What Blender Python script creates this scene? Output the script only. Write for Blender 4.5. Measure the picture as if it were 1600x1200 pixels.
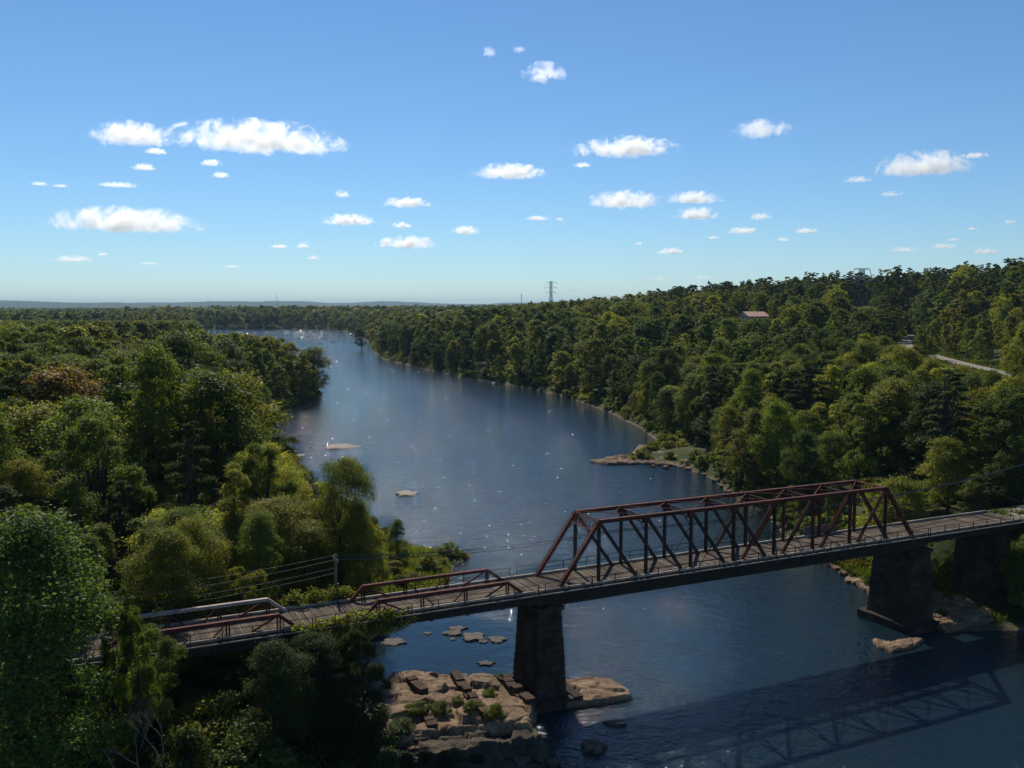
import bpy, bmesh, math, random
import numpy as np
from mathutils import Vector, Matrix

for _o in list(bpy.data.objects):
    bpy.data.objects.remove(_o)
SC = bpy.context.scene
COL = SC.collection
R = math.radians

# ------------------------------------------------------------------ camera
F = 1450.0                     # focal length in photo pixels (photo 1600 x 1200)
HZ = 480.0                     # horizon row
CH = 39.0                      # camera height above the water
PITCH = math.atan((600 - HZ) / F)
cam_d = bpy.data.cameras.new('camera')
cam_d.sensor_width = 36.0
cam_d.lens = 36.0 * F / 1600.0
cam_d.clip_start = 0.5
cam_d.clip_end = 200000.0
cam = bpy.data.objects.new('camera', cam_d)
COL.objects.link(cam)
cam.location = (0, 0, CH)
cam.rotation_euler = (math.pi / 2 - PITCH, 0, 0)
SC.camera = cam

# ------------------------------------------------------------------ sky, sun, exposure
SUN_EL, SUN_AZ = R(42.0), R(-15.0)
world = bpy.data.worlds.new('World')
SC.world = world
world.use_nodes = True
wn = world.node_tree.nodes
wl = world.node_tree.links
wn.clear()
sky = wn.new('ShaderNodeTexSky')
sky.sky_type = 'NISHITA'
sky.sun_disc = False
sky.sun_elevation = SUN_EL
sky.sun_rotation = SUN_AZ % (2 * math.pi)
sky.altitude = 100.0
sky.air_density = 1.0
sky.dust_density = 0.0
sky.ozone_density = 8.0
bg = wn.new('ShaderNodeBackground')
bg.inputs['Strength'].default_value = 0.094
wo = wn.new('ShaderNodeOutputWorld')
tint = wn.new('ShaderNodeVectorMath')
tint.operation = 'MULTIPLY'
tint.inputs[1].default_value = (0.88, 0.97, 0.985)      # camera white balance of the blue
wl.new(sky.outputs['Color'], tint.inputs[0])
wl.new(tint.outputs[0], bg.inputs['Color'])
wl.new(bg.outputs['Background'], wo.inputs['Surface'])

sd = bpy.data.lights.new('sun', 'SUN')
sd.energy = 4.5
sd.angle = R(0.5)
sd.color = (1.0, 0.94, 0.84)
sun = bpy.data.objects.new('sun', sd)
COL.objects.link(sun)
SUNV = Vector((math.sin(SUN_AZ) * math.cos(SUN_EL), math.cos(SUN_AZ) * math.cos(SUN_EL), math.sin(SUN_EL)))
sun.rotation_euler = SUNV.to_track_quat('Z', 'Y').to_euler()
sun.location = (0, 0, 200)

vs = SC.view_settings
vs.view_transform = 'Standard'
vs.look = 'None'
vs.exposure = 0.10
vs.gamma = 1.0
vs.use_curve_mapping = False
SC.render.engine = 'CYCLES'
cy = SC.cycles
cy.use_denoising = True
cy.max_bounces = 14
cy.diffuse_bounces = 3
cy.glossy_bounces = 3
cy.transmission_bounces = 4
cy.volume_bounces = 12
cy.transparent_max_bounces = 6
cy.volume_step_rate = 0.5
cy.volume_max_steps = 256
cy.sample_clamp_indirect = 6.0

# ------------------------------------------------------------------ pixel <-> world
_c, _s = math.cos(PITCH), math.sin(PITCH)


def ray(px, py):
    u = (px - 800) / F
    v = (py - 600) / F
    return np.array([u, _c - v * _s, -(v * _c + _s)])


def W(px, py, z=0.0):                      # point on the level z seen at this pixel
    d = ray(px, py)
    return d * ((z - CH) / d[2]) + np.array([0, 0, CH])


def WF(px, py, fwd):                       # point at a known forward distance
    d = ray(px, py)
    return d * (fwd / d[1]) + np.array([0, 0, CH])


def PX(x, y, z):
    zz = z - CH
    fw = y * _c - zz * _s
    dn = -zz * _c - y * _s
    return 800 + F * x / fw, 600 + F * dn / fw


# ------------------------------------------------------------------ helpers
def prop(o, label=None, cat=None, group=None, kind=None):
    if label: o['label'] = label
    if cat: o['category'] = cat
    if group: o['group'] = group
    if kind: o['kind'] = kind
    return o


def mesh_np(name, v, f, mat=None, smooth=False):
    """mesh from arrays; f is (n,3) or (n,4) or list of index tuples"""
    me = bpy.data.meshes.new(name)
    if isinstance(f, np.ndarray):
        k = f.shape[1]
        me.vertices.add(len(v))
        me.vertices.foreach_set('co', np.ascontiguousarray(v, dtype=np.float32).ravel())
        me.loops.add(f.size)
        me.loops.foreach_set('vertex_index', f.astype(np.int32).ravel())
        me.polygons.add(len(f))
        me.polygons.foreach_set('loop_start', np.arange(0, f.size, k, dtype=np.int32))
        me.update(calc_edges=True)
    else:
        me.from_pydata([tuple(p) for p in v], [], f)
        me.update()
    if smooth:
        me.polygons.foreach_set('use_smooth', np.ones(len(me.polygons), dtype=bool))
    if mat is not None:
        me.materials.append(mat)
    return me


def link(name, data, parent=None, loc=None):
    o = bpy.data.objects.new(name, data)
    COL.objects.link(o)
    if parent is not None:
        o.parent = parent
    if loc is not None:
        o.location = loc
    return o


def empty(name, loc=(0, 0, 0), rz=0.0):
    o = link(name, None, None, loc)
    o.empty_display_size = 0.5
    o.rotation_euler = (0, 0, rz)
    return o


class MB:
    """collects beams, boxes and tubes for one mesh"""
    def __init__(s):
        s.v = []
        s.f = []

    def beam(s, p, q, w, h, up=(0, 0, 1)):
        p = np.array(p, float); q = np.array(q, float)
        d = q - p
        L = np.linalg.norm(d)
        if L < 1e-6: return s
        d /= L
        up = np.array(up, float)
        sx = np.cross(d, up)
        n = np.linalg.norm(sx)
        if n < 1e-3:
            sx = np.cross(d, np.array([1.0, 0, 0])); n = np.linalg.norm(sx)
        sx /= n
        uz = np.cross(sx, d)
        b = len(s.v)
        for e in (p, q):
            for a, c in ((-1, -1), (1, -1), (1, 1), (-1, 1)):
                s.v.append(tuple(e + sx * a * w / 2 + uz * c * h / 2))
        s.f += [(b, b + 1, b + 2, b + 3), (b + 7, b + 6, b + 5, b + 4)]
        for i in range(4):
            j = (i + 1) % 4
            s.f.append((b + i, b + 4 + i, b + 4 + j, b + j))
        return s

    def box(s, x0, x1, y0, y1, z0, z1):
        b = len(s.v)
        for z in (z0, z1):
            s.v += [(x0, y0, z), (x1, y0, z), (x1, y1, z), (x0, y1, z)]
        s.f += [(b + 3, b + 2, b + 1, b), (b + 4, b + 5, b + 6, b + 7)]
        for i in range(4):
            j = (i + 1) % 4
            s.f.append((b + i, b + j, b + 4 + j, b + 4 + i))
        return s

    def tube(s, pts, rad, n=6, cap=True):
        pts = [np.array(p, float) for p in pts]
        if not hasattr(rad, '__len__'): rad = [rad] * len(pts)
        b = len(s.v)
        for i, p in enumerate(pts):
            d = pts[min(i + 1, len(pts) - 1)] - pts[max(i - 1, 0)]
            d = d / (np.linalg.norm(d) + 1e-9)
            ref = np.array([0, 0, 1.0]) if abs(d[2]) < 0.9 else np.array([1.0, 0, 0])
            a = np.cross(d, ref); a /= np.linalg.norm(a)
            c = np.cross(d, a)
            for k in range(n):
                t = 2 * math.pi * k / n
                s.v.append(tuple(p + (a * math.cos(t) + c * math.sin(t)) * rad[i]))
        for i in range(len(pts) - 1):
            for k in range(n):
                k2 = (k + 1) % n
                s.f.append((b + i * n + k, b + i * n + k2, b + (i + 1) * n + k2, b + (i + 1) * n + k))
        if cap:
            s.f.append(tuple(b + k for k in reversed(range(n))))
            e = b + (len(pts) - 1) * n
            s.f.append(tuple(e + k for k in range(n)))
        return s

    def lattice(s, p, q, depth, bar, n, up=(0, 0, 1), flange=0.1):
        """two chords with single zigzag lacing between them"""
        p = np.array(p, float); q = np.array(q, float); up = np.array(up, float)
        s.beam(p + up * depth / 2, q + up * depth / 2, flange, bar, up)
        s.beam(p - up * depth / 2, q - up * depth / 2, flange, bar, up)
        for i in range(n):
            a = p + (q - p) * i / n
            b = p + (q - p) * (i + 1) / n
            m = (a + b) / 2
            s.beam(a - up * depth / 2, m + up * depth / 2, bar * .7, bar * .7, up)
            s.beam(m + up * depth / 2, b - up * depth / 2, bar * .7, bar * .7, up)
        return s

    def mesh(s, name, mat, smooth=False):
        return mesh_np(name, s.v, s.f, mat, smooth)

    def build(s, name, mat, parent=None, smooth=False):
        return link(name, s.mesh(name, mat, smooth), parent)


# ------------------------------------------------------------------ materials
def new_mat(name):
    m = bpy.data.materials.new(name)
    m.use_nodes = True
    m.node_tree.nodes.clear()
    return m, m.node_tree.nodes, m.node_tree.links


def N(ns, t, **kw):
    n = ns.new('ShaderNode' + t)
    for k, v in kw.items():
        if k in ('operation', 'blend_type', 'data_type', 'feature', 'distance', 'noise_dimensions', 'voronoi_dimensions'):
            setattr(n, k, v)
        else:
            n.inputs[k].default_value = v
    return n


def ramp(ns, stops):
    r = ns.new('ShaderNodeValToRGB')
    e = r.color_ramp.elements
    while len(e) > 2: e.remove(e[-1])
    for i, (p, c) in enumerate(stops):
        if i >= len(e): e.new(p)
        e[i].position = p
        e[i].color = (*c, 1)
    return r


def surf_mat(name, stops, scale=1.0, rough=0.85, bump=0.3, bscale=None, dist=0.05, spec=0.3, detail=6.0, island=0.0, metal=0.0, coord='Object', wet=False):
    m, ns, ls = new_mat(name)
    out = N(ns, 'OutputMaterial')
    b = N(ns, 'BsdfPrincipled', Roughness=rough)
    b.inputs['Specular IOR Level'].default_value = spec
    b.inputs['Metallic'].default_value = metal
    tc = N(ns, 'TexCoord')
    n1 = N(ns, 'TexNoise', Scale=scale, Detail=detail, Roughness=0.62)
    ls.new(tc.outputs[coord], n1.inputs['Vector'])
    rp = ramp(ns, stops)
    ls.new(n1.outputs['Fac'], rp.inputs['Fac'])
    colour = rp.outputs['Color']
    if island > 0:
        g = N(ns, 'NewGeometry')
        mr = N(ns, 'MapRange'); mr.inputs['To Min'].default_value = 1 - island; mr.inputs['To Max'].default_value = 1 + island
        oi = N(ns, 'ObjectInfo')
        ad = N(ns, 'Math', operation='ADD')
        fr = N(ns, 'Math', operation='FRACT')
        ls.new(g.outputs['Random Per Island'], ad.inputs[0]); ls.new(oi.outputs['Random'], ad.inputs[1])
        ls.new(ad.outputs[0], fr.inputs[0]); ls.new(fr.outputs[0], mr.inputs['Value'])
        mx = N(ns, 'VectorMath', operation='SCALE')
        ls.new(colour, mx.inputs[0]); ls.new(mr.outputs[0], mx.inputs['Scale'])
        colour = mx.outputs[0]
    if wet:      # dark stained band just above the water line
        gp = N(ns, 'NewGeometry'); sz_ = N(ns, 'SeparateXYZ'); ls.new(gp.outputs['Position'], sz_.inputs[0])
        wn_ = N(ns, 'TexNoise', Scale=1.3, Detail=4.0); ls.new(tc.outputs[coord], wn_.inputs['Vector'])
        wa = N(ns, 'Math', operation='MULTIPLY'); wa.inputs[1].default_value = .5; ls.new(wn_.outputs['Fac'], wa.inputs[0])
        wsb = N(ns, 'Math', operation='SUBTRACT'); ls.new(sz_.outputs['Z'], wsb.inputs[0]); ls.new(wa.outputs[0], wsb.inputs[1])
        wm = N(ns, 'MapRange'); wm.inputs['From Min'].default_value = -.22; wm.inputs['From Max'].default_value = .06; wm.inputs['To Min'].default_value = .38
        ls.new(wsb.outputs[0], wm.inputs['Value'])
        # mineral streaks and lichen
        st = N(ns, 'TexNoise', Scale=.9, Detail=7.0, Roughness=.7, Distortion=1.5); ls.new(tc.outputs[coord], st.inputs['Vector'])
        sm = N(ns, 'MapRange'); sm.inputs['From Min'].default_value = .38; sm.inputs['From Max'].default_value = .55; sm.inputs['To Min'].default_value = .68
        ls.new(st.outputs['Fac'], sm.inputs['Value'])
        wp = N(ns, 'Math', operation='MULTIPLY'); ls.new(wm.outputs[0], wp.inputs[0]); ls.new(sm.outputs[0], wp.inputs[1])
        wx_ = N(ns, 'VectorMath', operation='SCALE'); ls.new(colour, wx_.inputs[0]); ls.new(wp.outputs[0], wx_.inputs['Scale'])
        colour = wx_.outputs[0]
    ls.new(colour, b.inputs['Base Color'])
    n2 = N(ns, 'TexNoise', Scale=bscale or scale * 5, Detail=8.0, Roughness=0.65)
    ls.new(tc.outputs[coord], n2.inputs['Vector'])
    bp = N(ns, 'Bump', Strength=bump, Distance=dist)
    ls.new(n2.outputs['Fac'], bp.inputs['Height'])
    ls.new(bp.outputs['Normal'], b.inputs['Normal'])
    ls.new(b.outputs[0], out.inputs['Surface'])
    return m


M_RUST = surf_mat('rusted_red_paint', [(0.30, (0.032, 0.014, 0.010)), (0.48, (0.095, 0.028, 0.018)), (0.62, (0.14, 0.040, 0.026)), (0.78, (0.062, 0.031, 0.020))], 1.5, 0.8, 0.4, 14, 0.01, 0.15, island=0.12)
M_STEEL = surf_mat('dark_grimy_steel', [(0.3, (0.022, 0.017, 0.015)), (0.6, (0.055, 0.036, 0.028)), (0.85, (0.085, 0.045, 0.03))], 1.3, 0.75, 0.4, 10, 0.01, 0.2, island=0.15)
M_PALE = surf_mat('peeled_pale_paint', [(0.3, (0.12, 0.07, 0.05)), (0.5, (0.34, 0.28, 0.24)), (0.75, (0.42, 0.36, 0.31))], 1.5, 0.7, 0.3, 12, 0.01, 0.25)
M_PLANK = surf_mat('weathered_deck_boards', [(0.28, (0.036, 0.027, 0.019)), (0.5, (0.100, 0.075, 0.053)), (0.75, (0.180, 0.142, 0.104))], 0.35, 0.9, 0.5, 9, 0.02, 0.12, island=0.3)
M_KERB = surf_mat('bleached_kerb_timber', [(0.25, (0.16, 0.125, 0.10)), (0.6, (0.33, 0.28, 0.235)), (0.85, (0.42, 0.37, 0.32))], 1.1, 0.85, 0.4, 10, 0.02, 0.2, island=0.2)
M_STONE = surf_mat('dark_pier_stone', [(0.28, (0.020, 0.015, 0.011)), (0.5, (0.055, 0.040, 0.029)), (0.78, (0.10, 0.076, 0.056))], 0.55, 0.92, 0.8, 5, 0.05, 0.12, island=0.22)  # dark brown stone on every face, tone varies per block
M_MORTAR = surf_mat('pier_mortar', [(0.3, (0.03, 0.025, 0.02)), (0.8, (0.07, 0.06, 0.05))], 2.0, 0.95, 0.3)
M_ROCK = surf_mat('tan_river_rock', [(0.22, (0.070, 0.046, 0.030)), (0.45, (0.20, 0.130, 0.078)), (0.62, (0.29, 0.195, 0.12)), (0.85, (0.37, 0.275, 0.185))], 0.55, 0.9, 0.9, 2.2, 0.10, 0.2, island=0.16, wet=True)
M_WETROCK = surf_mat('wet_brown_river_rock', [(0.25, (0.035, 0.027, 0.02)), (0.55, (0.12, 0.083, 0.057)), (0.85, (0.20, 0.145, 0.10))], 0.7, 0.75, 0.9, 2.5, 0.08, 0.25, island=0.2, wet=True)
M_DARKROCK = surf_mat('dark_shelf_rock', [(0.25, (0.022, 0.020, 0.014)), (0.55, (0.065, 0.052, 0.035)), (0.85, (0.12, 0.092, 0.062))], 0.7, 0.9, 0.9, 2.5, 0.08, 0.15, island=0.2)  # darker brown than the other rocks, for the low shelf
M_CRIB = surf_mat('brown_crib_stone', [(0.25, (0.035, 0.022, 0.016)), (0.55, (0.085, 0.052, 0.035)), (0.85, (0.15, 0.10, 0.07))], 0.9, 0.92, 0.8, 4, 0.05, 0.15, island=0.3)
M_BARK = surf_mat('tree_bark', [(0.3, (0.028, 0.021, 0.015)), (0.6, (0.075, 0.058, 0.044)), (0.85, (0.13, 0.105, 0.08))], 1.6, 0.95, 0.7, 6, 0.04, 0.1)
M_DEAD = surf_mat('bleached_dead_wood', [(0.3, (0.10, 0.085, 0.07)), (0.7, (0.25, 0.22, 0.19))], 1.6, 0.9, 0.5, 8, 0.02, 0.1)
M_POLE = surf_mat('grey_pole_timber', [(0.3, (0.09, 0.075, 0.06)), (0.7, (0.20, 0.175, 0.15))], 2.0, 0.9, 0.4, 8, 0.02, 0.1)
M_WIRE = surf_mat('dull_cable', [(0.3, (0.05, 0.05, 0.05)), (0.7, (0.09, 0.09, 0.09))], 1.0, 0.5, 0.0, spec=0.4)
M_BRIGHTWIRE = surf_mat('bare_aluminium_wire', [(0.3, (0.45, 0.45, 0.43)), (0.7, (0.6, 0.6, 0.58))], 1.0, 0.35, 0.0, spec=0.5, metal=0.8)
M_WIRE2 = surf_mat('weathered_wire', [(0.3, (0.22, 0.21, 0.20)), (0.7, (0.32, 0.31, 0.30))], 1.0, 0.6, 0.0, spec=0.3)
M_GALV = surf_mat('galvanised_steel', [(0.3, (0.34, 0.35, 0.35)), (0.7, (0.48, 0.49, 0.49))], 1.0, 0.6, 0.1, spec=0.4, metal=0.3)
M_ROAD = surf_mat('sunbleached_road', [(0.3, (0.19, 0.16, 0.135)), (0.7, (0.30, 0.26, 0.225))], 0.4, 0.9, 0.2, 6, 0.01, 0.2)
M_ROOF = surf_mat('orange_tan_roof', [(0.3, (0.58, 0.32, 0.22)), (0.7, (0.70, 0.43, 0.31))], 0.8, 0.8, 0.3, 5, 0.03, 0.2, island=0.1)
M_WALL = surf_mat('pale_house_wall', [(0.3, (0.42, 0.34, 0.28)), (0.7, (0.52, 0.44, 0.37))], 0.6, 0.85, 0.2)
M_PANE = surf_mat('dark_window_pane', [(0.3, (0.02, 0.025, 0.03)), (0.7, (0.04, 0.045, 0.05))], 0.6, 0.1, 0.0, spec=0.6)


def leaf_material():
    m, ns, ls = new_mat('leaf')
    out = N(ns, 'OutputMaterial')
    oi = N(ns, 'ObjectInfo')
    at = N(ns, 'Attribute'); at.attribute_type = 'INSTANCER'; at.attribute_name = 'leaf_colour'
    g = N(ns, 'NewGeometry')
    # per leaf brightness and a shift towards yellow on some leaves
    mr = N(ns, 'MapRange'); mr.inputs['To Min'].default_value = 0.5; mr.inputs['To Max'].default_value = 1.5
    ls.new(g.outputs['Random Per Island'], mr.inputs['Value'])
    sc = N(ns, 'VectorMath', operation='SCALE')
    ls.new(at.outputs['Color'], sc.inputs[0]); ls.new(mr.outputs[0], sc.inputs['Scale'])
    # patches of older leaves through the crown
    tc = N(ns, 'TexCoord')
    no = N(ns, 'TexNoise', Scale=0.55, Detail=3.0)
    ad = N(ns, 'VectorMath', operation='ADD')
    sc2 = N(ns, 'VectorMath', operation='SCALE'); sc2.inputs['Scale'].default_value = 60.0
    cx = N(ns, 'CombineXYZ')
    ls.new(oi.outputs['Random'], cx.inputs[0]); ls.new(oi.outputs['Random'], cx.inputs[1])
    ls.new(cx.outputs[0], sc2.inputs[0])
    ls.new(tc.outputs['Object'], ad.inputs[0]); ls.new(sc2.outputs[0], ad.inputs[1])
    ls.new(ad.outputs[0], no.inputs['Vector'])
    mr2 = N(ns, 'MapRange'); mr2.inputs['From Min'].default_value = 0.42; mr2.inputs['From Max'].default_value = 0.75
    mr2.inputs['To Max'].default_value = 0.55
    ls.new(no.outputs['Fac'], mr2.inputs['Value'])
    tint = N(ns, 'VectorMath', operation='MULTIPLY'); tint.inputs[1].default_value = (1.38, 1.16, 0.8)
    ls.new(sc.outputs[0], tint.inputs[0])
    mx = ns.new('ShaderNodeMix'); mx.data_type = 'RGBA'
    ls.new(mr2.outputs[0], mx.inputs[0]); ls.new(sc.outputs[0], mx.inputs[6]); ls.new(tint.outputs[0], mx.inputs[7])
    hs = N(ns, 'HueSaturation')
    mh = N(ns, 'MapRange'); mh.inputs['To Min'].default_value = 0.488; mh.inputs['To Max'].default_value = 0.512
    mv = N(ns, 'MapRange'); mv.inputs['To Min'].default_value = 0.75; mv.inputs['To Max'].default_value = 1.25
    f7 = N(ns, 'Math', operation='MULTIPLY'); f7.inputs[1].default_value = 7.31
    ff = N(ns, 'Math', operation='FRACT')
    ls.new(oi.outputs['Random'], f7.inputs[0]); ls.new(f7.outputs[0], ff.inputs[0])
    ls.new(oi.outputs['Random'], mh.inputs['Value']); ls.new(ff.outputs[0], mv.inputs['Value'])
    ls.new(mh.outputs[0], hs.inputs['Hue']); ls.new(mv.outputs[0], hs.inputs['Value'])
    ls.new(mx.outputs[2], hs.inputs['Color'])
    b = N(ns, 'BsdfPrincipled', Roughness=0.58)
    b.inputs['Specular IOR Level'].default_value = 0.16
    ls.new(hs.outputs['Color'], b.inputs['Base Color'])
    tr = N(ns, 'BsdfTranslucent')
    tm = N(ns, 'VectorMath', operation='MULTIPLY'); tm.inputs[1].default_value = (1.55, 1.5, 0.6)
    ls.new(hs.outputs['Color'], tm.inputs[0]); ls.new(tm.outputs[0], tr.inputs['Color'])
    ms = N(ns, 'MixShader', Fac=0.46)
    ls.new(b.outputs[0], ms.inputs[1]); ls.new(tr.outputs[0], ms.inputs[2])
    ls.new(ms.outputs[0], out.inputs['Surface'])
    return m


M_LEAF = leaf_material()
DARK = (0.054, 0.080, 0.018)
MID = (0.104, 0.138, 0.023)
OLIVE = (0.165, 0.172, 0.027)
YELLOW = (0.245, 0.262, 0.030)
RUST = (0.235, 0.165, 0.028)
BLUE = (0.082, 0.128, 0.028)
PINE = (0.044, 0.062, 0.020)
SHADE_GREEN = (0.032, 0.052, 0.014)  # shade under the bridge put into the leaf colour
VIVID = (0.34, 0.36, 0.036)
COLNAME = {SHADE_GREEN: 'shade-darkened green', DARK: 'dark green', MID: 'mid green', OLIVE: 'olive green', YELLOW: 'yellow-green', RUST: 'rusty orange-tinged', BLUE: 'deep bluish green', PINE: 'blackish green'}


def water_material():
    m, ns, ls = new_mat('river_water')
    out = N(ns, 'OutputMaterial')
    b = N(ns, 'BsdfPrincipled', Roughness=0.045, IOR=1.33)
    b.inputs['Specular IOR Level'].default_value = 0.5
    tc = N(ns, 'TexCoord')
    big = N(ns, 'TexNoise', Scale=0.012, Detail=4.0, Distortion=0.8)
    mp = N(ns, 'Mapping'); mp.inputs['Scale'].default_value = (1.0, 0.35, 1.0)
    ls.new(tc.outputs['Object'], mp.inputs['Vector']); ls.new(mp.outputs[0], big.inputs['Vector'])
    rp = ramp(ns, [(0.3, (0.007, 0.018, 0.026)), (0.7, (0.011, 0.022, 0.027))])
    ls.new(big.outputs['Fac'], rp.inputs['Fac']); ls.new(rp.outputs['Color'], b.inputs['Base Color'])
    n1 = N(ns, 'TexNoise', Scale=0.42, Detail=3.0, Roughness=0.6, Distortion=0.4)
    n2 = N(ns, 'TexNoise', Scale=1.7, Detail=4.0, Roughness=0.62)
    ls.new(tc.outputs['Object'], n1.inputs['Vector']); ls.new(tc.outputs['Object'], n2.inputs['Vector'])
    mr = N(ns, 'MapRange'); mr.inputs['From Min'].default_value = 0.35; mr.inputs['From Max'].default_value = 0.65
    mr.inputs['To Min'].default_value = 0.75; mr.inputs['To Max'].default_value = 1.05
    ls.new(big.outputs['Fac'], mr.inputs['Value'])
    m2 = N(ns, 'Math', operation='MULTIPLY'); m2.inputs[1].default_value = 0.48
    ls.new(n2.outputs['Fac'], m2.inputs[0])
    ad = N(ns, 'Math', operation='ADD'); ls.new(n1.outputs['Fac'], ad.inputs[0]); ls.new(m2.outputs[0], ad.inputs[1])
    q = W(668, 1015)                                # sheltered still channel behind the outcrop
    dv = N(ns, 'VectorMath', operation='DISTANCE'); dv.inputs[1].default_value = (q[0], q[1], 0)
    ls.new(tc.outputs['Object'], dv.inputs[0])
    cm = N(ns, 'MapRange'); cm.inputs['From Min'].default_value = 7.0; cm.inputs['From Max'].default_value = 17.0; cm.inputs['To Min'].default_value = 0.16
    cm.interpolation_type = 'SMOOTHSTEP'
    ls.new(dv.outputs['Value'], cm.inputs['Value'])
    cmm = N(ns, 'Math', operation='MULTIPLY'); ls.new(mr.outputs[0], cmm.inputs[0]); ls.new(cm.outputs[0], cmm.inputs[1])
    sxw = N(ns, 'SeparateXYZ'); ls.new(tc.outputs['Object'], sxw.inputs[0])
    rpd = N(ns, 'MapRange'); rpd.inputs['From Min'].default_value = 950; rpd.inputs['From Max'].default_value = 1250; rpd.inputs['To Min'].default_value = 1.0; rpd.inputs['To Max'].default_value = 2.6
    ls.new(sxw.outputs['Y'], rpd.inputs['Value'])     # broken water of the far rapids
    cm2 = N(ns, 'Math', operation='MULTIPLY'); ls.new(cmm.outputs[0], cm2.inputs[0]); ls.new(rpd.outputs[0], cm2.inputs[1]); cmm = cm2
    bp = N(ns, 'Bump', Distance=0.42)
    ls.new(cmm.outputs[0], bp.inputs['Strength']); ls.new(ad.outputs[0], bp.inputs['Height'])
    ls.new(bp.outputs['Normal'], b.inputs['Normal'])
    ls.new(b.outputs[0], out.inputs['Surface'])
    return m


M_WATER = water_material()


def ground_material():
    m, ns, ls = new_mat('woodland_ground')
    out = N(ns, 'OutputMaterial')
    b = N(ns, 'BsdfPrincipled', Roughness=0.95)
    b.inputs['Specular IOR Level'].default_value = 0.1
    tc = N(ns, 'TexCoord')
    n1 = N(ns, 'TexNoise', Scale=0.09, Detail=8.0, Roughness=0.65)
    ls.new(tc.outputs['Object'], n1.inputs['Vector'])
    rp = ramp(ns, [(0.3, (0.030, 0.032, 0.014)), (0.5, (0.045, 0.058, 0.018)), (0.66, (0.075, 0.085, 0.028)), (0.8, (0.12, 0.095, 0.06))])
    ls.new(n1.outputs['Fac'], rp.inputs['Fac'])
    # bare tan bank close to the water line
    sx = N(ns, 'SeparateXYZ'); ls.new(tc.outputs['Object'], sx.inputs[0])
    n3 = N(ns, 'TexNoise', Scale=0.5, Detail=4.0)
    ls.new(tc.outputs['Object'], n3.inputs['Vector'])
    mm = N(ns, 'Math', operation='MULTIPLY'); mm.inputs[1].default_value = 1.4
    ls.new(n3.outputs['Fac'], mm.inputs[0])
    sb = N(ns, 'Math', operation='SUBTRACT'); ls.new(sx.outputs['Z'], sb.inputs[0]); ls.new(mm.outputs[0], sb.inputs[1])
    mr = N(ns, 'MapRange'); mr.inputs['From Min'].default_value = -0.9; mr.inputs['From Max'].default_value = -0.25
    mr.inputs['To Min'].default_value = 1.0; mr.inputs['To Max'].default_value = 0.0
    ls.new(sb.outputs[0], mr.inputs['Value'])
    mx = ns.new('ShaderNodeMix'); mx.data_type = 'RGBA'
    ls.new(mr.outputs[0], mx.inputs[0]); ls.new(rp.outputs['Color'], mx.inputs[6]); mx.inputs[7].default_value = (0.19, 0.135, 0.09, 1)
    ls.new(mx.outputs[2], b.inputs['Base Color'])
    n2 = N(ns, 'TexNoise', Scale=0.8, Detail=8.0, Roughness=0.7)
    ls.new(tc.outputs['Object'], n2.inputs['Vector'])
    bp = N(ns, 'Bump', Strength=0.8, Distance=0.4)
    ls.new(n2.outputs['Fac'], bp.inputs['Height']); ls.new(bp.outputs['Normal'], b.inputs['Normal'])
    ls.new(b.outputs[0], out.inputs['Surface'])
    return m


M_GROUND = ground_material()

# ------------------------------------------------------------------ bridge frame (fitted)
BX, BY, BT = 3.6027, 88.6001, 0.44895
PANEL, BW, TH = 5.628, 4.754, 7.664
ZD = 11.5                                  # deck level
ZB = ZD - 0.190 * TH                       # bottom chord
AX = np.array([math.cos(BT), math.sin(BT), 0]); AN = np.array([-math.sin(BT), math.cos(BT), 0])


def B(s, n, z=0.0):                        # bridge coordinates to world
    p = np.array([BX, BY, 0]) + AX * s + AN * n
    return np.array([p[0], p[1], z])


def to_bridge(x, y):
    dx, dy = x - BX, y - BY
    return dx * AX[0] + dy * AX[1], dx * AN[0] + dy * AN[1]


# ------------------------------------------------------------------ river outline
def pw(*pts): return [tuple(W(px, py)[:2]) for px, py in pts]


LEFT = [(-14, -80), (-13, 55)] + pw((612, 1200), (592, 1150), (575, 1095), (566, 1060), (560, 1012), (598, 985), (648, 957), (690, 932), (705, 905), (702, 888), (738, 866), (692, 861), (648, 856),
        (600, 838), (540, 800), (478, 745), (440, 705), (425, 668), (452, 644), (490, 631), (504, 622)) + [(-100, 430), (-152, 490), (-246, 720), (-340, 1020), (-520, 1500), (-900, 1570)]
RIGHT = [(-900, 1720)] + pw((355, 514.6), (450, 514.4), (500, 514.8), (532, 516.5), (562, 523), (578, 536), (585, 549), (600, 561), (650, 573), (700, 585), (760, 595), (830, 607), (890, 622), (950, 643), (1000, 668),
        (1030, 690), (1012, 702), (965, 716), (990, 724), (1060, 728), (1108, 745), (1150, 778), (1195, 803), (1222, 832), (1255, 858), (1292, 880), (1328, 905), (1374, 935), (1440, 968), (1470, 988), (1550, 984), (1610, 985), (1700, 1015)) + [(120, 60), (130, -80)]
RIVER = np.array(LEFT + RIGHT)
NL = len(LEFT)


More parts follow.
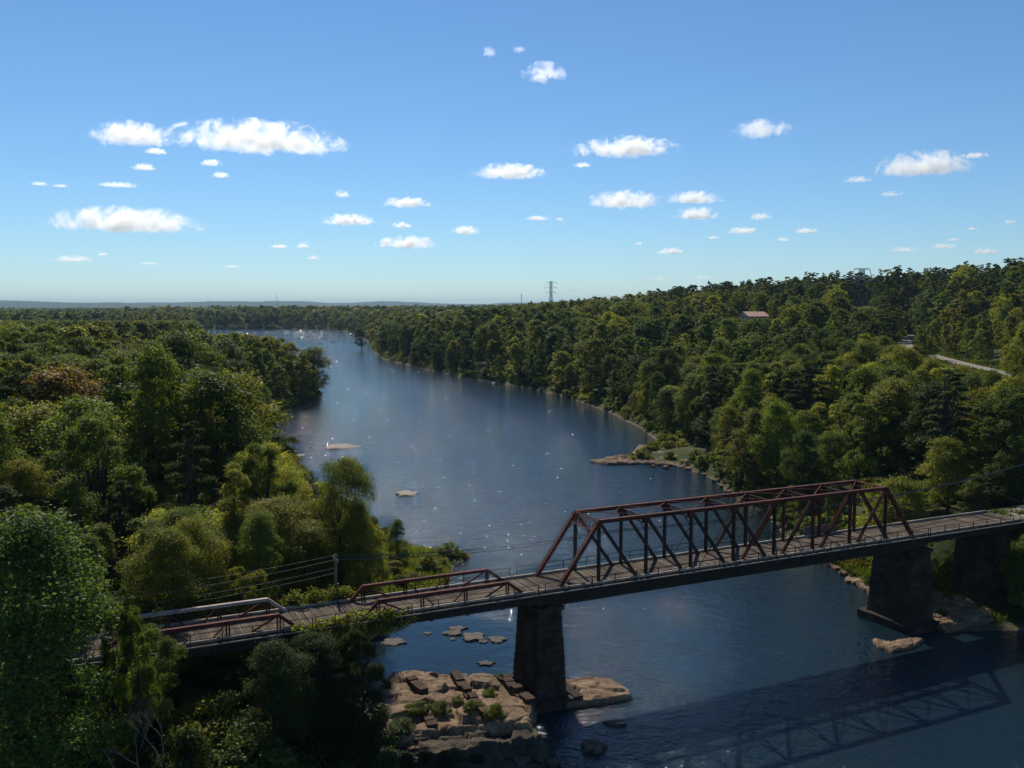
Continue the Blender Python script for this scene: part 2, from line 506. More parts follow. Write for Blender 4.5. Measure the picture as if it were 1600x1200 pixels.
def poly_sd(x, y, P=RIVER):
    """signed distance to the polygon, positive outside; arrays"""
    x = np.asarray(x, float); y = np.asarray(y, float)
    d2 = np.full(x.shape, 1e18); ins = np.zeros(x.shape, bool); side = np.zeros(x.shape)
    n = len(P)
    for i in range(n):
        ax, ay = P[i]; bx, by = P[(i + 1) % n]
        ex, ey = bx - ax, by - ay
        t = np.clip(((x - ax) * ex + (y - ay) * ey) / (ex * ex + ey * ey + 1e-9), 0, 1)
        q = (x - ax - t * ex) ** 2 + (y - ay - t * ey) ** 2
        m = q < d2
        d2 = np.where(m, q, d2)
        side = np.where(m, 1.0 if i >= NL else -1.0, side)
        c = ((ay > y) != (by > y)) & (x < (bx - ax) * (y - ay) / (by - ay + 1e-12) + ax)
        ins ^= c
    d = np.sqrt(d2)
    return np.where(ins, -d, d), side


def vnoise(x, y, seed=0):
    """cheap smooth value noise, 0..1"""
    xi = np.floor(x).astype(np.int64); yi = np.floor(y).astype(np.int64)
    xf = x - xi; yf = y - yi
    u = xf * xf * (3 - 2 * xf); v = yf * yf * (3 - 2 * yf)

    def h(a, b):
        n = (a * 374761393 + b * 668265263 + seed * 974711) & 0x7fffffff
        n = ((n ^ (n >> 13)) * 1274126177) & 0x7fffffff
        return ((n ^ (n >> 16)) & 0xffff) / 65535.0
    return (h(xi, yi) * (1 - u) + h(xi + 1, yi) * u) * (1 - v) + (h(xi, yi + 1) * (1 - u) + h(xi + 1, yi + 1) * u) * v


def fbm(x, y, seed=0, o=4):
    r = 0; a = 0.5; t = 0
    for k in range(o):
        r = r + a * vnoise(x * 2 ** k, y * 2 ** k, seed + k * 17); t += a; a *= .5
    return r / t


ROADPX = [(1700, 622, 14.5), (1640, 603, 15.2), (1590, 588, 15.8), (1540, 577, 16), (1500, 568, 16), (1460, 557, 16.2), (1432, 548, 16.6), (1416, 541, 17), (1412, 534, 18), (1422, 527, 19.5), (1430, 522, 21)]
ROAD = np.array([W(*p) for p in ROADPX])


def near_path(x, y, P):
    """distance to a 3-D polyline in plan, and its height there"""
    d2 = np.full(np.shape(x), 1e18); z = np.zeros(np.shape(x))
    for i in range(len(P) - 1):
        a, b = P[i], P[i + 1]
        e = b - a
        t = np.clip(((x - a[0]) * e[0] + (y - a[1]) * e[1]) / (e[0] ** 2 + e[1] ** 2 + 1e-9), 0, 1)
        q = (x - a[0] - t * e[0]) ** 2 + (y - a[1] - t * e[1]) ** 2
        m = q < d2
        d2 = np.where(m, q, d2); z = np.where(m, a[2] + t * e[2], z)
    return np.sqrt(d2), z


def sstep(a, b, t):
    u = np.clip((t - a) / (b - a), 0, 1)
    return u * u * (3 - 2 * u)


def ground(x, y):
    x = np.asarray(x, float); y = np.asarray(y, float)
    sd, side = poly_sd(x, y)
    dist = np.hypot(x, y)
    n = fbm(x / 35, y / 35, 3) - 0.5
    bank = np.where(sd < 0, np.maximum(-3.0, sd * 0.30), 4.6 * (1 - np.exp(-np.maximum(sd, 0) / 5.0)) + np.minimum(np.maximum(sd, 0), 60) * 0.02)
    # right-hand hillside, lower further upstream
    d = np.maximum(sd, 0)
    hill = 11.0 * sstep(15, 140, d) + 26.0 * sstep(120, 360, d) + 5 * sstep(300, 700, d)
    fade = 1 - 0.72 * sstep(450, 1700, y)
    fade = fade * (1 - 0.75 * sstep(1800, 3500, y))
    z = bank + np.where((side > 0) & (sd > 0), hill * fade, 0)
    z = z + np.where(sd > 0, n * np.minimum(d * 0.08, 3.0), 0)
    # rolling far country
    far = sstep(2500, 7000, dist)
    ridges = 62 * fbm(x / 3400 + 5.3, y / 2100 + 1.7, 11, 4) + 9 * fbm(x / 300, y / 300, 23, 3) + sstep(10000, 16000, dist) * (20 + 110 * fbm(np.arctan2(x, y) * 16 + 3, dist / 4500, 41, 5))
    z = z + far * (ridges - 8) * (0.45 + 0.55 * sstep(6000, 13000, dist))
    # spit of grass and bare beach stay low
    s, nn = to_bridge(x, y)
    # approach banks at both ends of the bridge
    off = np.abs(nn - BW / 2)
    for inside in (sstep(64, 71, s) * (1 - sstep(150, 200, s)), sstep(40, 47, -s) * (1 - sstep(140, 200, -s))):
        k = inside * (1 - sstep(3.8, 17, off))
        z = z * (1 - k) + np.maximum(z, ZD - 0.45) * k
    rd, rz = near_path(x, y, ROAD)
    k = 1 - sstep(4.5, 26, rd)
    z = z * (1 - k) + (rz - 0.12) * k
    for (cpx, cpy, r0, r1, base) in ((1508, 962, 6.5, 11, .25), (1352, 915, 5, 10, .2), (1048, 714, 13, 24, .3)):
        q = W(cpx, cpy); k = (1 - sstep(r0, r1, np.hypot(x - q[0], y - q[1]))) * (sd > 0)
        z = z * (1 - k) + np.minimum(z, base + .07 * np.maximum(sd, 0)) * k
    # low spit on the left bank beside the pony span
    q = W(650, 885); k = (1 - sstep(9, 20, np.hypot(x - q[0] + 2, (y - q[1]) * .8))) * (sd > 0)
    z = z * (1 - k) + np.minimum(z, 0.35 + 0.09 * np.maximum(sd, 0)) * k
    return z


def axis(segments):
    out = []
    for a, b, n in segments:
        out += list(np.linspace(a, b, n, endpoint=False))
    out.append(segments[-1][1])
    return np.array(out)


gx = axis([(-18500, -3000, 80), (-3000, -900, 60), (-900, -300, 75), (-300, -90, 70), (-90, 90, 130), (90, 330, 80), (330, 900, 70), (900, 3000, 60), (3000, 18500, 80)])
gy = axis([(-150, 40, 24), (40, 260, 160), (260, 700, 110), (700, 1800, 110), (1800, 4000, 60), (4000, 27000, 150)])
GX, GY = np.meshgrid(gx, gy)
GZ = ground(GX, GY)
nxg, nyg = len(gx), len(gy)
idx = np.arange(nxg * nyg).reshape(nyg, nxg)
gf = np.stack([idx[:-1, :-1], idx[:-1, 1:], idx[1:, 1:], idx[1:, :-1]], -1).reshape(-1, 4)
terrain = link('ground', mesh_np('ground', np.stack([GX, GY, GZ], -1).reshape(-1, 3), gf, M_GROUND, True))
prop(terrain, kind='structure')


def gz(x, y): return float(ground(np.array([x]), np.array([y]))[0])


# the river: one sheet at level 0 running under the banks
wx = np.array([-1400, 400]); wy = np.array([-150, 1900])
water = link('river_water', mesh_np('river_water', [(-1400, -150, 0), (400, -150, 0), (400, 1900, 0), (-1400, 1900, 0)], [(0, 1, 2, 3)], M_WATER))
prop(water, kind='structure')


# road on the right hillside
def ribbon(P, wdt, lift):
    v, f = [], []
    pts = []
    for i in range(len(P) - 1):
        for t in np.linspace(0, 1, 6, endpoint=False): pts.append(P[i] + (P[i + 1] - P[i]) * t)
    pts.append(P[-1])
    pts = np.array(pts)
    ker = np.array([1, 2, 3, 2, 1]) / 9.0
    for k in range(3):
        pts[2:-2, k] = np.convolve(pts[:, k], ker, 'valid')
    for i, p in enumerate(pts):
        d = pts[min(i + 1, len(pts) - 1)] - pts[max(i - 1, 0)]
        d = d / np.linalg.norm(d[:2])
        nrm = np.array([-d[1], d[0], 0])
        for e in (-wdt / 2, wdt / 2):
            v.append(p + nrm * e + np.array([0, 0, lift]))
    for i in range(len(pts) - 1):
        f.append((2 * i, 2 * i + 2, 2 * i + 3, 2 * i + 1))
    return v, f


v, f = ribbon(ROAD, 7.5, 0.10)
prop(link('road', mesh_np('road', v, f, M_ROAD)), kind='structure')

# ================================================================== trees
def unit(a): return a / (np.linalg.norm(a, axis=-1, keepdims=True) + 1e-9)


def leaves(rng, C, Nrm, size, jit=0.25, aspect=0.62):
    """kite-shaped leaf sprays at centres C facing about Nrm"""
    n = len(C)
    t = unit(np.cross(Nrm, rng.normal(size=(n, 3))))
    bvec = np.cross(Nrm, t)
    s = size * rng.uniform(1 - jit, 1 + jit, (n, 1))
    fold = Nrm * s * rng.uniform(-0.12, 0.2, (n, 1))
    v = np.stack([C - t * s * .5, C + bvec * s * aspect * .5 + fold, C + t * s * .5, C - bvec * s * aspect * .5 + fold], 1).reshape(-1, 3)
    f = np.arange(n * 4).reshape(-1, 4)
    return v, f


def crown_lobes(rng, form, H, Rc):
    """lobe centres, radii"""
    L = []
    if form == 'oak':
        base = 0.22; n = 24
        for i in range(n):
            t = (i + .5) / n
            z = H * (base + (0.93 - base) * t)
            prof = Rc * (math.sin(math.pi * min(1, (t * .80 + .2))) ** .6)
            a = i * 2.4 + rng.uniform(-.5, .5)
            r = prof * rng.uniform(.45, .74)
            L.append((r * math.cos(a), r * math.sin(a), z, Rc * rng.uniform(.27, .42)))
        L.append((0, 0, H * .84, Rc * .42)); L.append((0, 0, H * .62, Rc * .5))
    elif form == 'poplar':
        base = 0.16; n = 24
        for i in range(n):
            t = (i + .5) / n
            z = H * (base + (0.93 - base) * t)
            prof = Rc * (1.05 - .55 * t) * (1 if t > .12 else .75)
            a = i * 2.4 + rng.uniform(-.6, .6)
            r = prof * rng.uniform(.3, .72)
            L.append((r * math.cos(a), r * math.sin(a), z, Rc * rng.uniform(.27, .42) * (1.1 - .35 * t)))
        L.append((0, 0, H * .93, Rc * .26)); L.append((0, 0, H * .6, Rc * .5))
    elif form == 'sycamore':      # airy, gaps between boughs
        base = 0.20; n = 30
        for i in range(n):
            t = (i + .5) / n
            z = H * (base + (0.95 - base) * t)
            prof = Rc * (math.sin(math.pi * (t * .78 + .18)) ** .55)
            a = i * 2.4 + rng.uniform(-.7, .7)
            r = prof * rng.uniform(.35, .95)
            L.append((r * math.cos(a), r * math.sin(a), z + rng.uniform(-.5, .5), Rc * rng.uniform(.17, .29)))
    elif form == 'pine':
        base = 0.42; n = 26
        for i in range(n):
            t = (i + .5) / n
            z = H * (base + (0.97 - base) * t)
            prof = Rc * (1 - .75 * t ** 1.4) * rng.uniform(.45, 1.0)
            a = i * 2.4 + rng.uniform(-.5, .5)
            L.append((prof * math.cos(a), prof * math.sin(a), z, Rc * rng.uniform(.22, .36) * (1.1 - .45 * t)))
    elif form == 'shrub':
        n = 11
        for i in range(n):
            a = i * 2.4
            r = Rc * rng.uniform(.1, .75)
            L.append((r * math.cos(a), r * math.sin(a), H * (rng.uniform(.2, .72) - .18 * r / Rc), Rc * rng.uniform(.25, .42)))
    return np.array(L)


def tree_meshes(form, H, Rc, nleaf, lsize, seed, sides=7):
    rng = np.random.default_rng(seed)
    L = crown_lobes(rng, form, H, Rc)
    if form != 'shrub':        # uneven outline: lopsided boughs, some missing
        L = L[rng.random(len(L)) > .12]
        L[:, :2] *= rng.uniform(.78, 1.28, (len(L), 1))
        L[:, :2] += rng.normal(size=2) * Rc * .10
        L[:, 3] *= rng.uniform(.75, 1.25, len(L))
    nl = len(L)
    wgt = L[:, 3] ** 2; wgt = wgt / wgt.sum()
    per = 26 if nleaf > 9000 else (16 if nleaf > 2500 else 9)
    ncl = max(nl * 2, nleaf // per)
    li = rng.choice(nl, ncl, p=wgt)
    dirs = unit(rng.normal(size=(ncl, 3)))
    out = unit(L[li, :3] - np.array([0, 0, H * .5]))
    dirs = unit(dirs + out * .55 + np.array([0, 0, .30]))
    flat = np.array([1, 1, .88]) if form != 'pine' else np.array([1, 1, .38])
    cc = L[li, :3] + dirs * flat * L[li, 3:4] * rng.uniform(.55, 1.12, (ncl, 1))
    cr = L[li, 3] * rng.uniform(.10, .25, ncl)
    ki = np.repeat(np.arange(ncl), per)
    off = rng.normal(size=(len(ki), 3)) * np.array([1, 1, .62])
    C = cc[ki] + off * cr[ki][:, None]
    C[:, 2] = np.maximum(C[:, 2], 0.15)
    Nn = unit(dirs[ki] * .55 + np.array([0, 0, .5]) + rng.normal(size=(len(ki), 3)) * .62)
    if form == 'pine':
        v, f = leaves(rng, C, Nn, lsize * 1.15, .3, .42)
    else:
        v, f = leaves(rng, C, Nn, lsize, .35, .66)
    crown = mesh_np(form + '_crown', v, f, M_LEAF)
    # trunk and limbs
    mb = MB()
    tr = 0.016 * H + .05
    lean = rng.uniform(-.02, .02, 2) * H
    topz = H * (.78 if form not in ('pine',) else .95)
    pts = [(0, 0, -0.5), (0, 0, H * .03)] + [(lean[0] * t + rng.uniform(-.1, .1), lean[1] * t + rng.uniform(-.1, .1), topz * t) for t in (.25, .5, .75, 1)]
    rad = [tr * 1.5, tr * 1.1, tr * .9, tr * .7, tr * .45, tr * .15]
    if form == 'shrub':
        pts = [(0, 0, -.2), (0, 0, H * .3)]; rad = [.08, .05]
    mb.tube(pts, rad, sides)
    if lsize < 1.0:
        for (x, y, z, r) in L[:: (1 if lsize < .5 else 2)]:
            z0 = max(z * .62 - .3, .3)
            t = min(1, z0 / topz)
            a = np.array([lean[0] * t, lean[1] * t, z0]); b = np.array([x, y, z])
            m = (a + b) / 2 + np.array([0, 0, -.04 * H * rng.random()])
            r0 = tr * (.52 if form != 'shrub' else .5) * (1 - .6 * t)
            mb.tube([a, m, b], [r0, r0 * .6, r0 * .22], 5, False)
    trunk = mb.mesh(form + '_trunk', M_BARK, True)
    return trunk, crown


PROTO = {}          # (form, lod) -> list of (trunk, crown, H, R)


def proto(form, lod, count, H, Rc, nleaf, ls):
    PROTO[(form, lod)] = [(*tree_meshes(form, H, Rc * (1 + .10 * (i % 3 - 1)), nleaf, ls, hash_seed(form, lod, i)), H, Rc) for i in range(count)]


def hash_seed(form, lod, i): return sum(ord(c) for c in form) * 101 + lod * 977 + i * 7919


for form, H_, R_ in (('oak', 20, 5.8), ('poplar', 22, 4.6), ('sycamore', 20, 5.6), ('pine', 24, 3.9)):
    proto(form, 0, 2, H_, R_, 48000 if form != 'pine' else 34000, .205)     # nearest
    proto(form, 1, 3, H_, R_, 22000, .32)
    proto(form, 2, 4, H_, R_, 6500, .58)
    proto(form, 3, 4, H_, R_, 1300, 1.25)
proto('shrub', 0, 2, 3.0, 2.2, 9000, .16)
proto('shrub', 1, 3, 3.0, 2.2, 2200, .30)
proto('shrub', 2, 3, 3.0, 2.2, 420, .7)

TREES = []           # (object, px, py_top, size_px, colour, form, zone)
FORMWORD = {'oak': 'round-crowned', 'poplar': 'tall narrow', 'sycamore': 'open-branched', 'pine': 'pine', 'shrub': 'bushy'}
NAMES = {'oak': 'oak_tree', 'poplar': 'poplar_tree', 'sycamore': 'sycamore_tree', 'pine': 'pine_tree', 'shrub': 'shrub'}
_rng = random.Random(7)


def lod_for(fwd):
    return 0 if fwd < 125 else 1 if fwd < 310 else 2 if fwd < 800 else 3


def put_tree(form, x, y, height, radius, colour, rot=None, label=None, group=None, z=None, lod=None, variant=None):
    lod = lod_for(math.hypot(x, y)) if lod is None else lod
    if form == 'shrub': lod = min(lod, 2)
    ps = PROTO[(form, lod)]
    trunk, crown, H0, R0 = ps[_rng.randrange(len(ps)) if variant is None else variant % len(ps)]
    z = gz(x, y) - .05 if z is None else z
    e = empty(NAMES[form], (x, y, z), rot if rot is not None else _rng.uniform(0, 6.28))
    wob = _rng.uniform(.85, 1.18)
    e.scale = (radius / R0 * wob, radius / R0 / wob, height / H0)
    link('trunk', trunk, e)
    c = link('crown', crown, e)
    c['leaf_colour'] = [float(q) for q in colour]
    px, py = PX(x, y, z + height)
    TREES.append([e, px, py, F * height / math.hypot(x, y), colour, form, label, group])
    return e


def tree_at(form, px, pytop, fwd, wpx, colour, label, **kw):
    """a tree whose crown top and width are read from the photo and whose distance is given"""
    p = WF(px, pytop, fwd)
    z = gz(p[0], p[1])
    rad = wpx / 2 / F * fwd / 0.98
    return put_tree(form, p[0], p[1], max(2.0, p[2] - z + .05), rad, colour, label=label, **kw)


# trees that can be told apart in the photograph
tree_at('oak', 12, 812, 58, 330, BLUE, 'big glossy deep green tree in front of the bridge at the left edge', lod=0, variant=0)
tree_at('sycamore', 172, 930, 62, 80, DARK, 'slim dark young tree in front of the left pony truss', lod=0)
tree_at('sycamore', 212, 952, 63, 62, MID, 'sparse green sapling overlapping the left end of the left pony truss', lod=0)
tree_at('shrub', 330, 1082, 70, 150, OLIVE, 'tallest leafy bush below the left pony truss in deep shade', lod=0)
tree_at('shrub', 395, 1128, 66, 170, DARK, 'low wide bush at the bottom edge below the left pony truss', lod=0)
tree_at('shrub', 270, 1120, 62, 130, SHADE_GREEN, 'dull green bush at the bottom edge beside the bare dead tree', lod=0)
tree_at('shrub', 480, 1085, 74, 120, SHADE_GREEN, 'dark bush on the shaded bank left of the tan rock outcrop', lod=0)
tree_at('shrub', 560, 1105, 74, 80, SHADE_GREEN, 'dark leafy bush touching the left end of the tan outcrop', lod=0)
tree_at('sycamore', 65, 1010, 58, 140, SHADE_GREEN, 'dark leafy tree filling the bottom left corner under the bridge', lod=0)
tree_at('oak', 500, 988, 75, 110, SHADE_GREEN, 'dark bushy tree hiding the pier below the joint of the pony trusses', lod=0)
tree_at('sycamore', 565, 978, 76, 85, SHADE_GREEN, 'thin dark sapling with light showing through at the channel edge', lod=0)
tree_at('oak', 425, 1010, 70, 130, SHADE_GREEN, 'dark tree crown under the left pony truss', lod=0)
tree_at('oak', 268, 793, 97, 165, VIVID, 'bright yellow-green tree behind the left pony truss', lod=0)
tree_at('sycamore', 330, 760, 112, 150, OLIVE, 'broad olive tree just behind the bright yellow-green tree', lod=0)
tree_at('oak', 430, 772, 104, 150, OLIVE, 'olive tree with rusty patches left of the utility pole', lod=0)
tree_at('poplar', 424, 678, 134, 92, DARK, 'dark green upright tree above the olive tree near the left shore', lod=0)
tree_at('oak', 532, 712, 104, 116, (0.105, 0.125, 0.022), 'tall open tree with sky and water showing through beside the utility pole', lod=0, variant=1)
tree_at('oak', 556, 800, 103, 100, OLIVE, 'lower olive crown filling the right side of the tall open tree', lod=0)
tree_at('oak', 500, 775, 108, 110, OLIVE, 'olive crown between the tall open tree and the rusty olive one', lod=0)
tree_at('oak', 620, 812, 138, 38, MID, 'small lone tree with a rounded crown on the grassy spit', lod=0)
tree_at('oak', 489, 545, 388, 58, MID, 'feathery tree leaning over the water at the tip of the left bank', lod=1)
tree_at('oak', 565, 517, 834, 26, DARK, 'lone dark tree standing in the river upstream', z=-.1, lod=2)
tree_at('oak', 1530, 690, 150, 130, YELLOW, 'yellow-green tree rising behind the right end of the bridge', lod=1)
tree_at('oak', 1213, 605, 265, 96, OLIVE, 'rusty yellow round tree on the right bank above the through truss', lod=1)
tree_at('oak', 1140, 652, 232, 100, MID, 'round green bushy tree overhanging the right shore by the rock spit', lod=1)
tree_at('oak', 1110, 525, 430, 130, YELLOW, 'large sunlit yellow-green tree on the right bank slope', lod=1)
tree_at('oak', 1390, 745, 170, 95, YELLOW, 'yellow-tipped tree just behind the right end post of the truss', lod=1)
tree_at('oak', 1285, 735, 178, 70, OLIVE, 'yellowish small tree peeking over the top chord of the truss', lod=1)
tree_at('oak', 1440, 690, 205, 110, DARK, 'dark mounded tree on the right bank above the bridge end', lod=1)
tree_at('poplar', 1590, 400, 560, 45, PINE, 'tallest dark tree on the skyline at the right edge', lod=2)
tree_at('oak', 1050, 605, 285, 60, YELLOW, 'small bright yellow-green tree at the right shore above the rock spit', lod=1)
tree_at('oak', 772, 510, 560, 60, RUST, 'orange-tinged tree high on the right bank upstream', lod=2)
tree_at('oak', 1565, 465, 470, 75, YELLOW, 'bright green tree beside the hillside road at the right edge', lod=2)
tree_at('oak', 1375, 545, 400, 75, YELLOW, 'sunny green tree just left of the hillside road bend', lod=2)
tree_at('oak', 85, 575, 150, 190, RUST, 'big rust-tinged tree in the left bank wood near the left edge', lod=1)
tree_at('oak', 55, 640, 128, 170, OLIVE, 'broad rusty olive tree in the left wood below the rust-tinged tree', lod=1)
tree_at('pine', 262, 640, 150, 90, PINE, 'blackish pine in the middle of the left bank wood', lod=1)
tree_at('poplar', 150, 655, 132, 110, MID, 'mid green tree with yellow sprigs in the left wood', lod=1)
tree_at('oak', 105, 735, 112, 130, DARK, 'very dark tree in the left wood right behind the bridge', lod=0)
N_NAMED = len(TREES)

# ---- random woodland
LIM = [  # x0,y0,x1,y1, farthest distance it protects: crowns nearer than this stay below the line
    (350, 518, 430, 524, 1500), (430, 524, 470, 531, 1500), (470, 531, 508, 556, 1500), (396, 590, 425, 640, 330), (425, 660, 442, 692, 230), (442, 692, 480, 742, 230), (480, 742, 520, 792, 230), (520, 800, 610, 865, 230),
    (-400, 548, 0, 548, 240), (0, 548, 110, 560, 240), (110, 560, 180, 550, 240), (180, 550, 230, 532, 300), (230, 532, 270, 520, 420), (270, 520, 350, 520, 500), (-400, 500, 350, 500, 1100),
    (1404, 538, 1424, 546, 500), (1455, 563, 1500, 572, 375), (1500, 572, 1545, 582, 335), (1545, 582, 1585, 592, 305), (1150, 496, 1204, 497, 566), (1332, 480, 1362, 480, 712),
    (-300, 930, 150, 800, 92), (150, 800, 360, 800, 96), (360, 800, 520, 790, 96), (520, 800, 600, 900, 130), (600, 850, 760, 890, 170),
    (1000, 770, 1440, 752, 165), (1440, 745, 1700, 720, 140), (1320, 905, 1600, 905, 112),
    (700, 500, 900, 492, 500), (900, 492, 1100, 488, 500), (1100, 500, 1400, 500, 420),
]


def limit_height(x, y, z, h, rad):
    px, py = PX(x, y, z + h)
    wpx = rad / y * F
    for x0, y0, x1, y1, dmax in LIM:
        if y < dmax and px + wpx * .8 > x0 and px - wpx * .8 < x1:
            t = min(1, max(0, (px - x0) / (x1 - x0)))
            yl = y0 + (y1 - y0) * t
            if py < yl:
                zt = WF(px, yl + 1, y)[2]
                h = min(h, zt - z); px, py = PX(x, y, z + h)
    return h


def scatter(y0, y1, step, seed, xext):
    rng = np.random.default_rng(seed)
    ys = np.arange(y0, y1, step)
    P = []
    for k, yy in enumerate(ys):
        half = yy * .552 + xext
        xs = np.arange(-half, half, step) + (k % 2) * step / 2
        P.append(np.stack([xs + rng.uniform(-.42, .42, len(xs)) * step, np.full(len(xs), yy) + rng.uniform(-.42, .42, len(xs)) * step], 1))
    return np.concatenate(P), rng


def allowed(x, y, sd, side, margin):
    ok = sd > margin
    s, n = to_bridge(x, y)
    ok &= ~((np.abs(n - BW / 2) < 6.5) & (s > -60) & (s < 100))
    rd, _ = near_path(x, y, ROAD)
    ok &= rd > 6.5
    hq = WF(1177, 487, 560); ok &= np.hypot(x - hq[0], y - hq[1]) > 11
    for (tp, tq, tr_) in ((1347, 420, 720), (861, 439, 950)):
        hq = WF(tp, tq, tr_); ok &= np.hypot(x - hq[0], y - hq[1]) > 7
    ok &= ~((y < 67) & (x < 0))
    bx_, by_ = PX(x, y, 1.0); ok &= ~((bx_ > 940) & (bx_ < 1080) & (by_ > 696) & (by_ < 742))
    q = W(650, 885)
    ok &= ~((np.hypot(x - q[0], (y - q[1]) * .8) < 17) & (x > q[0] - 13))
    ok &= ~((y < 90) & (x > -8) & (x < 60))
    return ok


cand = []
for (y0, y1, step, seed, ext) in ((44, 330, 7.3, 1, 12), (330, 760, 8.4, 2, 20), (760, 1900, 11.5, 3, 30), (1900, 4200, 21, 4, 60)):
    P, rng = scatter(y0, y1, step, seed, ext)
    x, y = P[:, 0], P[:, 1]
    sd, side = poly_sd(x, y)
    ok = allowed(x, y, sd, side, 1.0) & (rng.random(len(x)) > .07)
    x, y, sd, side = x[ok], y[ok], sd[ok], side[ok]
    z = ground(x, y)
    for i in range(len(x)):
        r = rng.random(6)
        right = side[i] > 0
        hill = z[i] > 28
        if hill and r[0] < .42: form = 'pine'
        elif r[0] < .50: form = 'oak'
        elif r[0] < .74: form = 'poplar'
        elif r[0] < .92: form = 'sycamore'
        else: form = 'pine'
        h = 13.0 + 15.0 * r[1] ** 1.1
        if sd[i] < 8: h *= .62 + .3 * r[5]
        if right and y[i] < 420: h *= .80
        if (not right) and y[i] < 120: h *= .8
        if form == 'pine': h *= 1.08
        rad = {'oak': .275, 'poplar': .215, 'sycamore': .265, 'pine': .175}[form] * h * (.75 + .55 * r[2])
        if y[i] > 1900: rad *= 1.9
        elif y[i] > 760: rad *= 1.25
        h2 = limit_height(x[i], y[i], z[i], h, rad)
        if h2 < 3.5: continue
        if h2 < h: rad *= max(.55, (h2 / h) ** .6); h = h2
        # colour: patches of one kind
        k = vnoise(np.array([x[i] / 26]), np.array([y[i] / 40]), 91)[0] * .6 + r[3] * .4
        if form == 'pine': c = PINE
        elif k < .34: c = DARK
        elif k < .58: c = MID
        elif k < .72: c = OLIVE
        elif k < .80: c = YELLOW if right or y[i] < 250 else OLIVE
        elif k < .93: c = MID
        else: c = RUST if r[4] < .35 else OLIVE
        cand.append((form, x[i], y[i], z[i], h, rad, c, right))

named_xy = np.array([[t[0].location.x, t[0].location.y, t[0].scale.x * 5] for t in TREES])
keep = []
for t in cand:
    d = np.hypot(named_xy[:, 0] - t[1], named_xy[:, 1] - t[2])
    if (d < np.minimum(named_xy[:, 2] * .75, 4.5)).any(): continue
    keep.append(t)
cand = keep

# the ones that show largest and inside the picture become individual trees
def seen_size(t):
    px, py = PX(t[1], t[2], t[3] + t[4] * .7)
    if px < -40 or px > 1640 or py > 1230: return 0
    return t[4] / t[2]


cand.sort(key=seen_size, reverse=True)
N_IND = 300 - N_NAMED
for (form, x, y, z, h, rad, c, right) in cand[:N_IND]:
    put_tree(form, x, y, h, rad, c, z=z - .05, group='trees of the right bank wood' if right else 'trees of the left bank wood')

# ---- the rest of the wood: one mass instanced on points
pcol = bpy.data.collections.new('tree_kinds')
KIDX = {}
for form in ('oak', 'poplar', 'sycamore', 'pine'):
    for lod in (1, 2, 3):
        ids = []
        for vi, (trunk, crown, H0, R0) in enumerate(PROTO[(form, lod)]):
            me = crown
            o = bpy.data.objects.new('kind_%03d' % len(pcol.objects), me)
            pcol.objects.link(o)
            ids.append(len(pcol.objects) - 1)
        KIDX[(form, lod)] = (ids, H0, R0)


def instancer(name, pts, rots, scls, ids, cols, coll, label):
    me = bpy.data.meshes.new(name)
    me.from_pydata([tuple(p) for p in pts], [], [])
    a = me.attributes.new('rotv', 'FLOAT_VECTOR', 'POINT'); a.data.foreach_set('vector', np.array(rots, np.float32).ravel())
    a = me.attributes.new('sclv', 'FLOAT_VECTOR', 'POINT'); a.data.foreach_set('vector', np.array(scls, np.float32).ravel())
    a = me.attributes.new('kidx', 'INT', 'POINT'); a.data.foreach_set('value', np.array(ids, np.int32))
    a = me.attributes.new('leaf_colour', 'FLOAT_VECTOR', 'POINT'); a.data.foreach_set('vector', np.array(cols, np.float32).ravel())
    o = link(name, me)
    ng = bpy.data.node_groups.new(name + '_nodes', 'GeometryNodeTree')
    ng.interface.new_socket('Geometry', in_out='INPUT', socket_type='NodeSocketGeometry')
    ng.interface.new_socket('Geometry', in_out='OUTPUT', socket_type='NodeSocketGeometry')
    gi = ng.nodes.new('NodeGroupInput'); go = ng.nodes.new('NodeGroupOutput')
    ci = ng.nodes.new('GeometryNodeCollectionInfo')
    ci.inputs['Collection'].default_value = coll
    ci.inputs['Separate Children'].default_value = True
    ci.inputs['Reset Children'].default_value = True
    ip = ng.nodes.new('GeometryNodeInstanceOnPoints')
    ip.inputs['Pick Instance'].default_value = True

    def attr(nm, typ):
        n = ng.nodes.new('GeometryNodeInputNamedAttribute'); n.data_type = typ
        n.inputs['Name'].default_value = nm
        return n.outputs['Attribute']
    e2r = ng.nodes.new('FunctionNodeEulerToRotation')
    ng.links.new(attr('rotv', 'FLOAT_VECTOR'), e2r.inputs[0])
    ng.links.new(gi.outputs[0], ip.inputs['Points'])
    ng.links.new(ci.outputs[0], ip.inputs['Instance'])
    ng.links.new(attr('kidx', 'INT'), ip.inputs['Instance Index'])
    ng.links.new(e2r.outputs[0], ip.inputs['Rotation'])
    ng.links.new(attr('sclv', 'FLOAT_VECTOR'), ip.inputs['Scale'])
    ng.links.new(ip.outputs[0], go.inputs[0])
    md = o.modifiers.new('scatter', 'NODES'); md.node_group = ng
    prop(o, label, kind='stuff')
    return o


for nm, want, lab in (('left_wood', False, 'dense mixed green wood covering the flat left bank'), ('right_wood', True, 'dense mixed green wood covering the right hillside')):
    pts, rots, scls, ids, cols = [], [], [], [], []
    for (form, x, y, z, h, rad, c, right) in cand[N_IND:]:
        if right != want: continue
        L_, H0, R0 = KIDX[(form, max(1, lod_for(y)))]
        pts.append((x, y, z - .1)); rots.append((0, 0, _rng.uniform(0, 6.28))); scls.append((rad / R0, rad / R0, h / H0)); ids.append(_rng.choice(L_)); cols.append(c)
    instancer(nm, pts, rots, scls, ids, cols, pcol, lab)
    print(nm, len(pts))

# ================================================================== the bridge
UP = np.array([0, 0, 1.0])


def P3(s, n, z): return B(s, n, z)


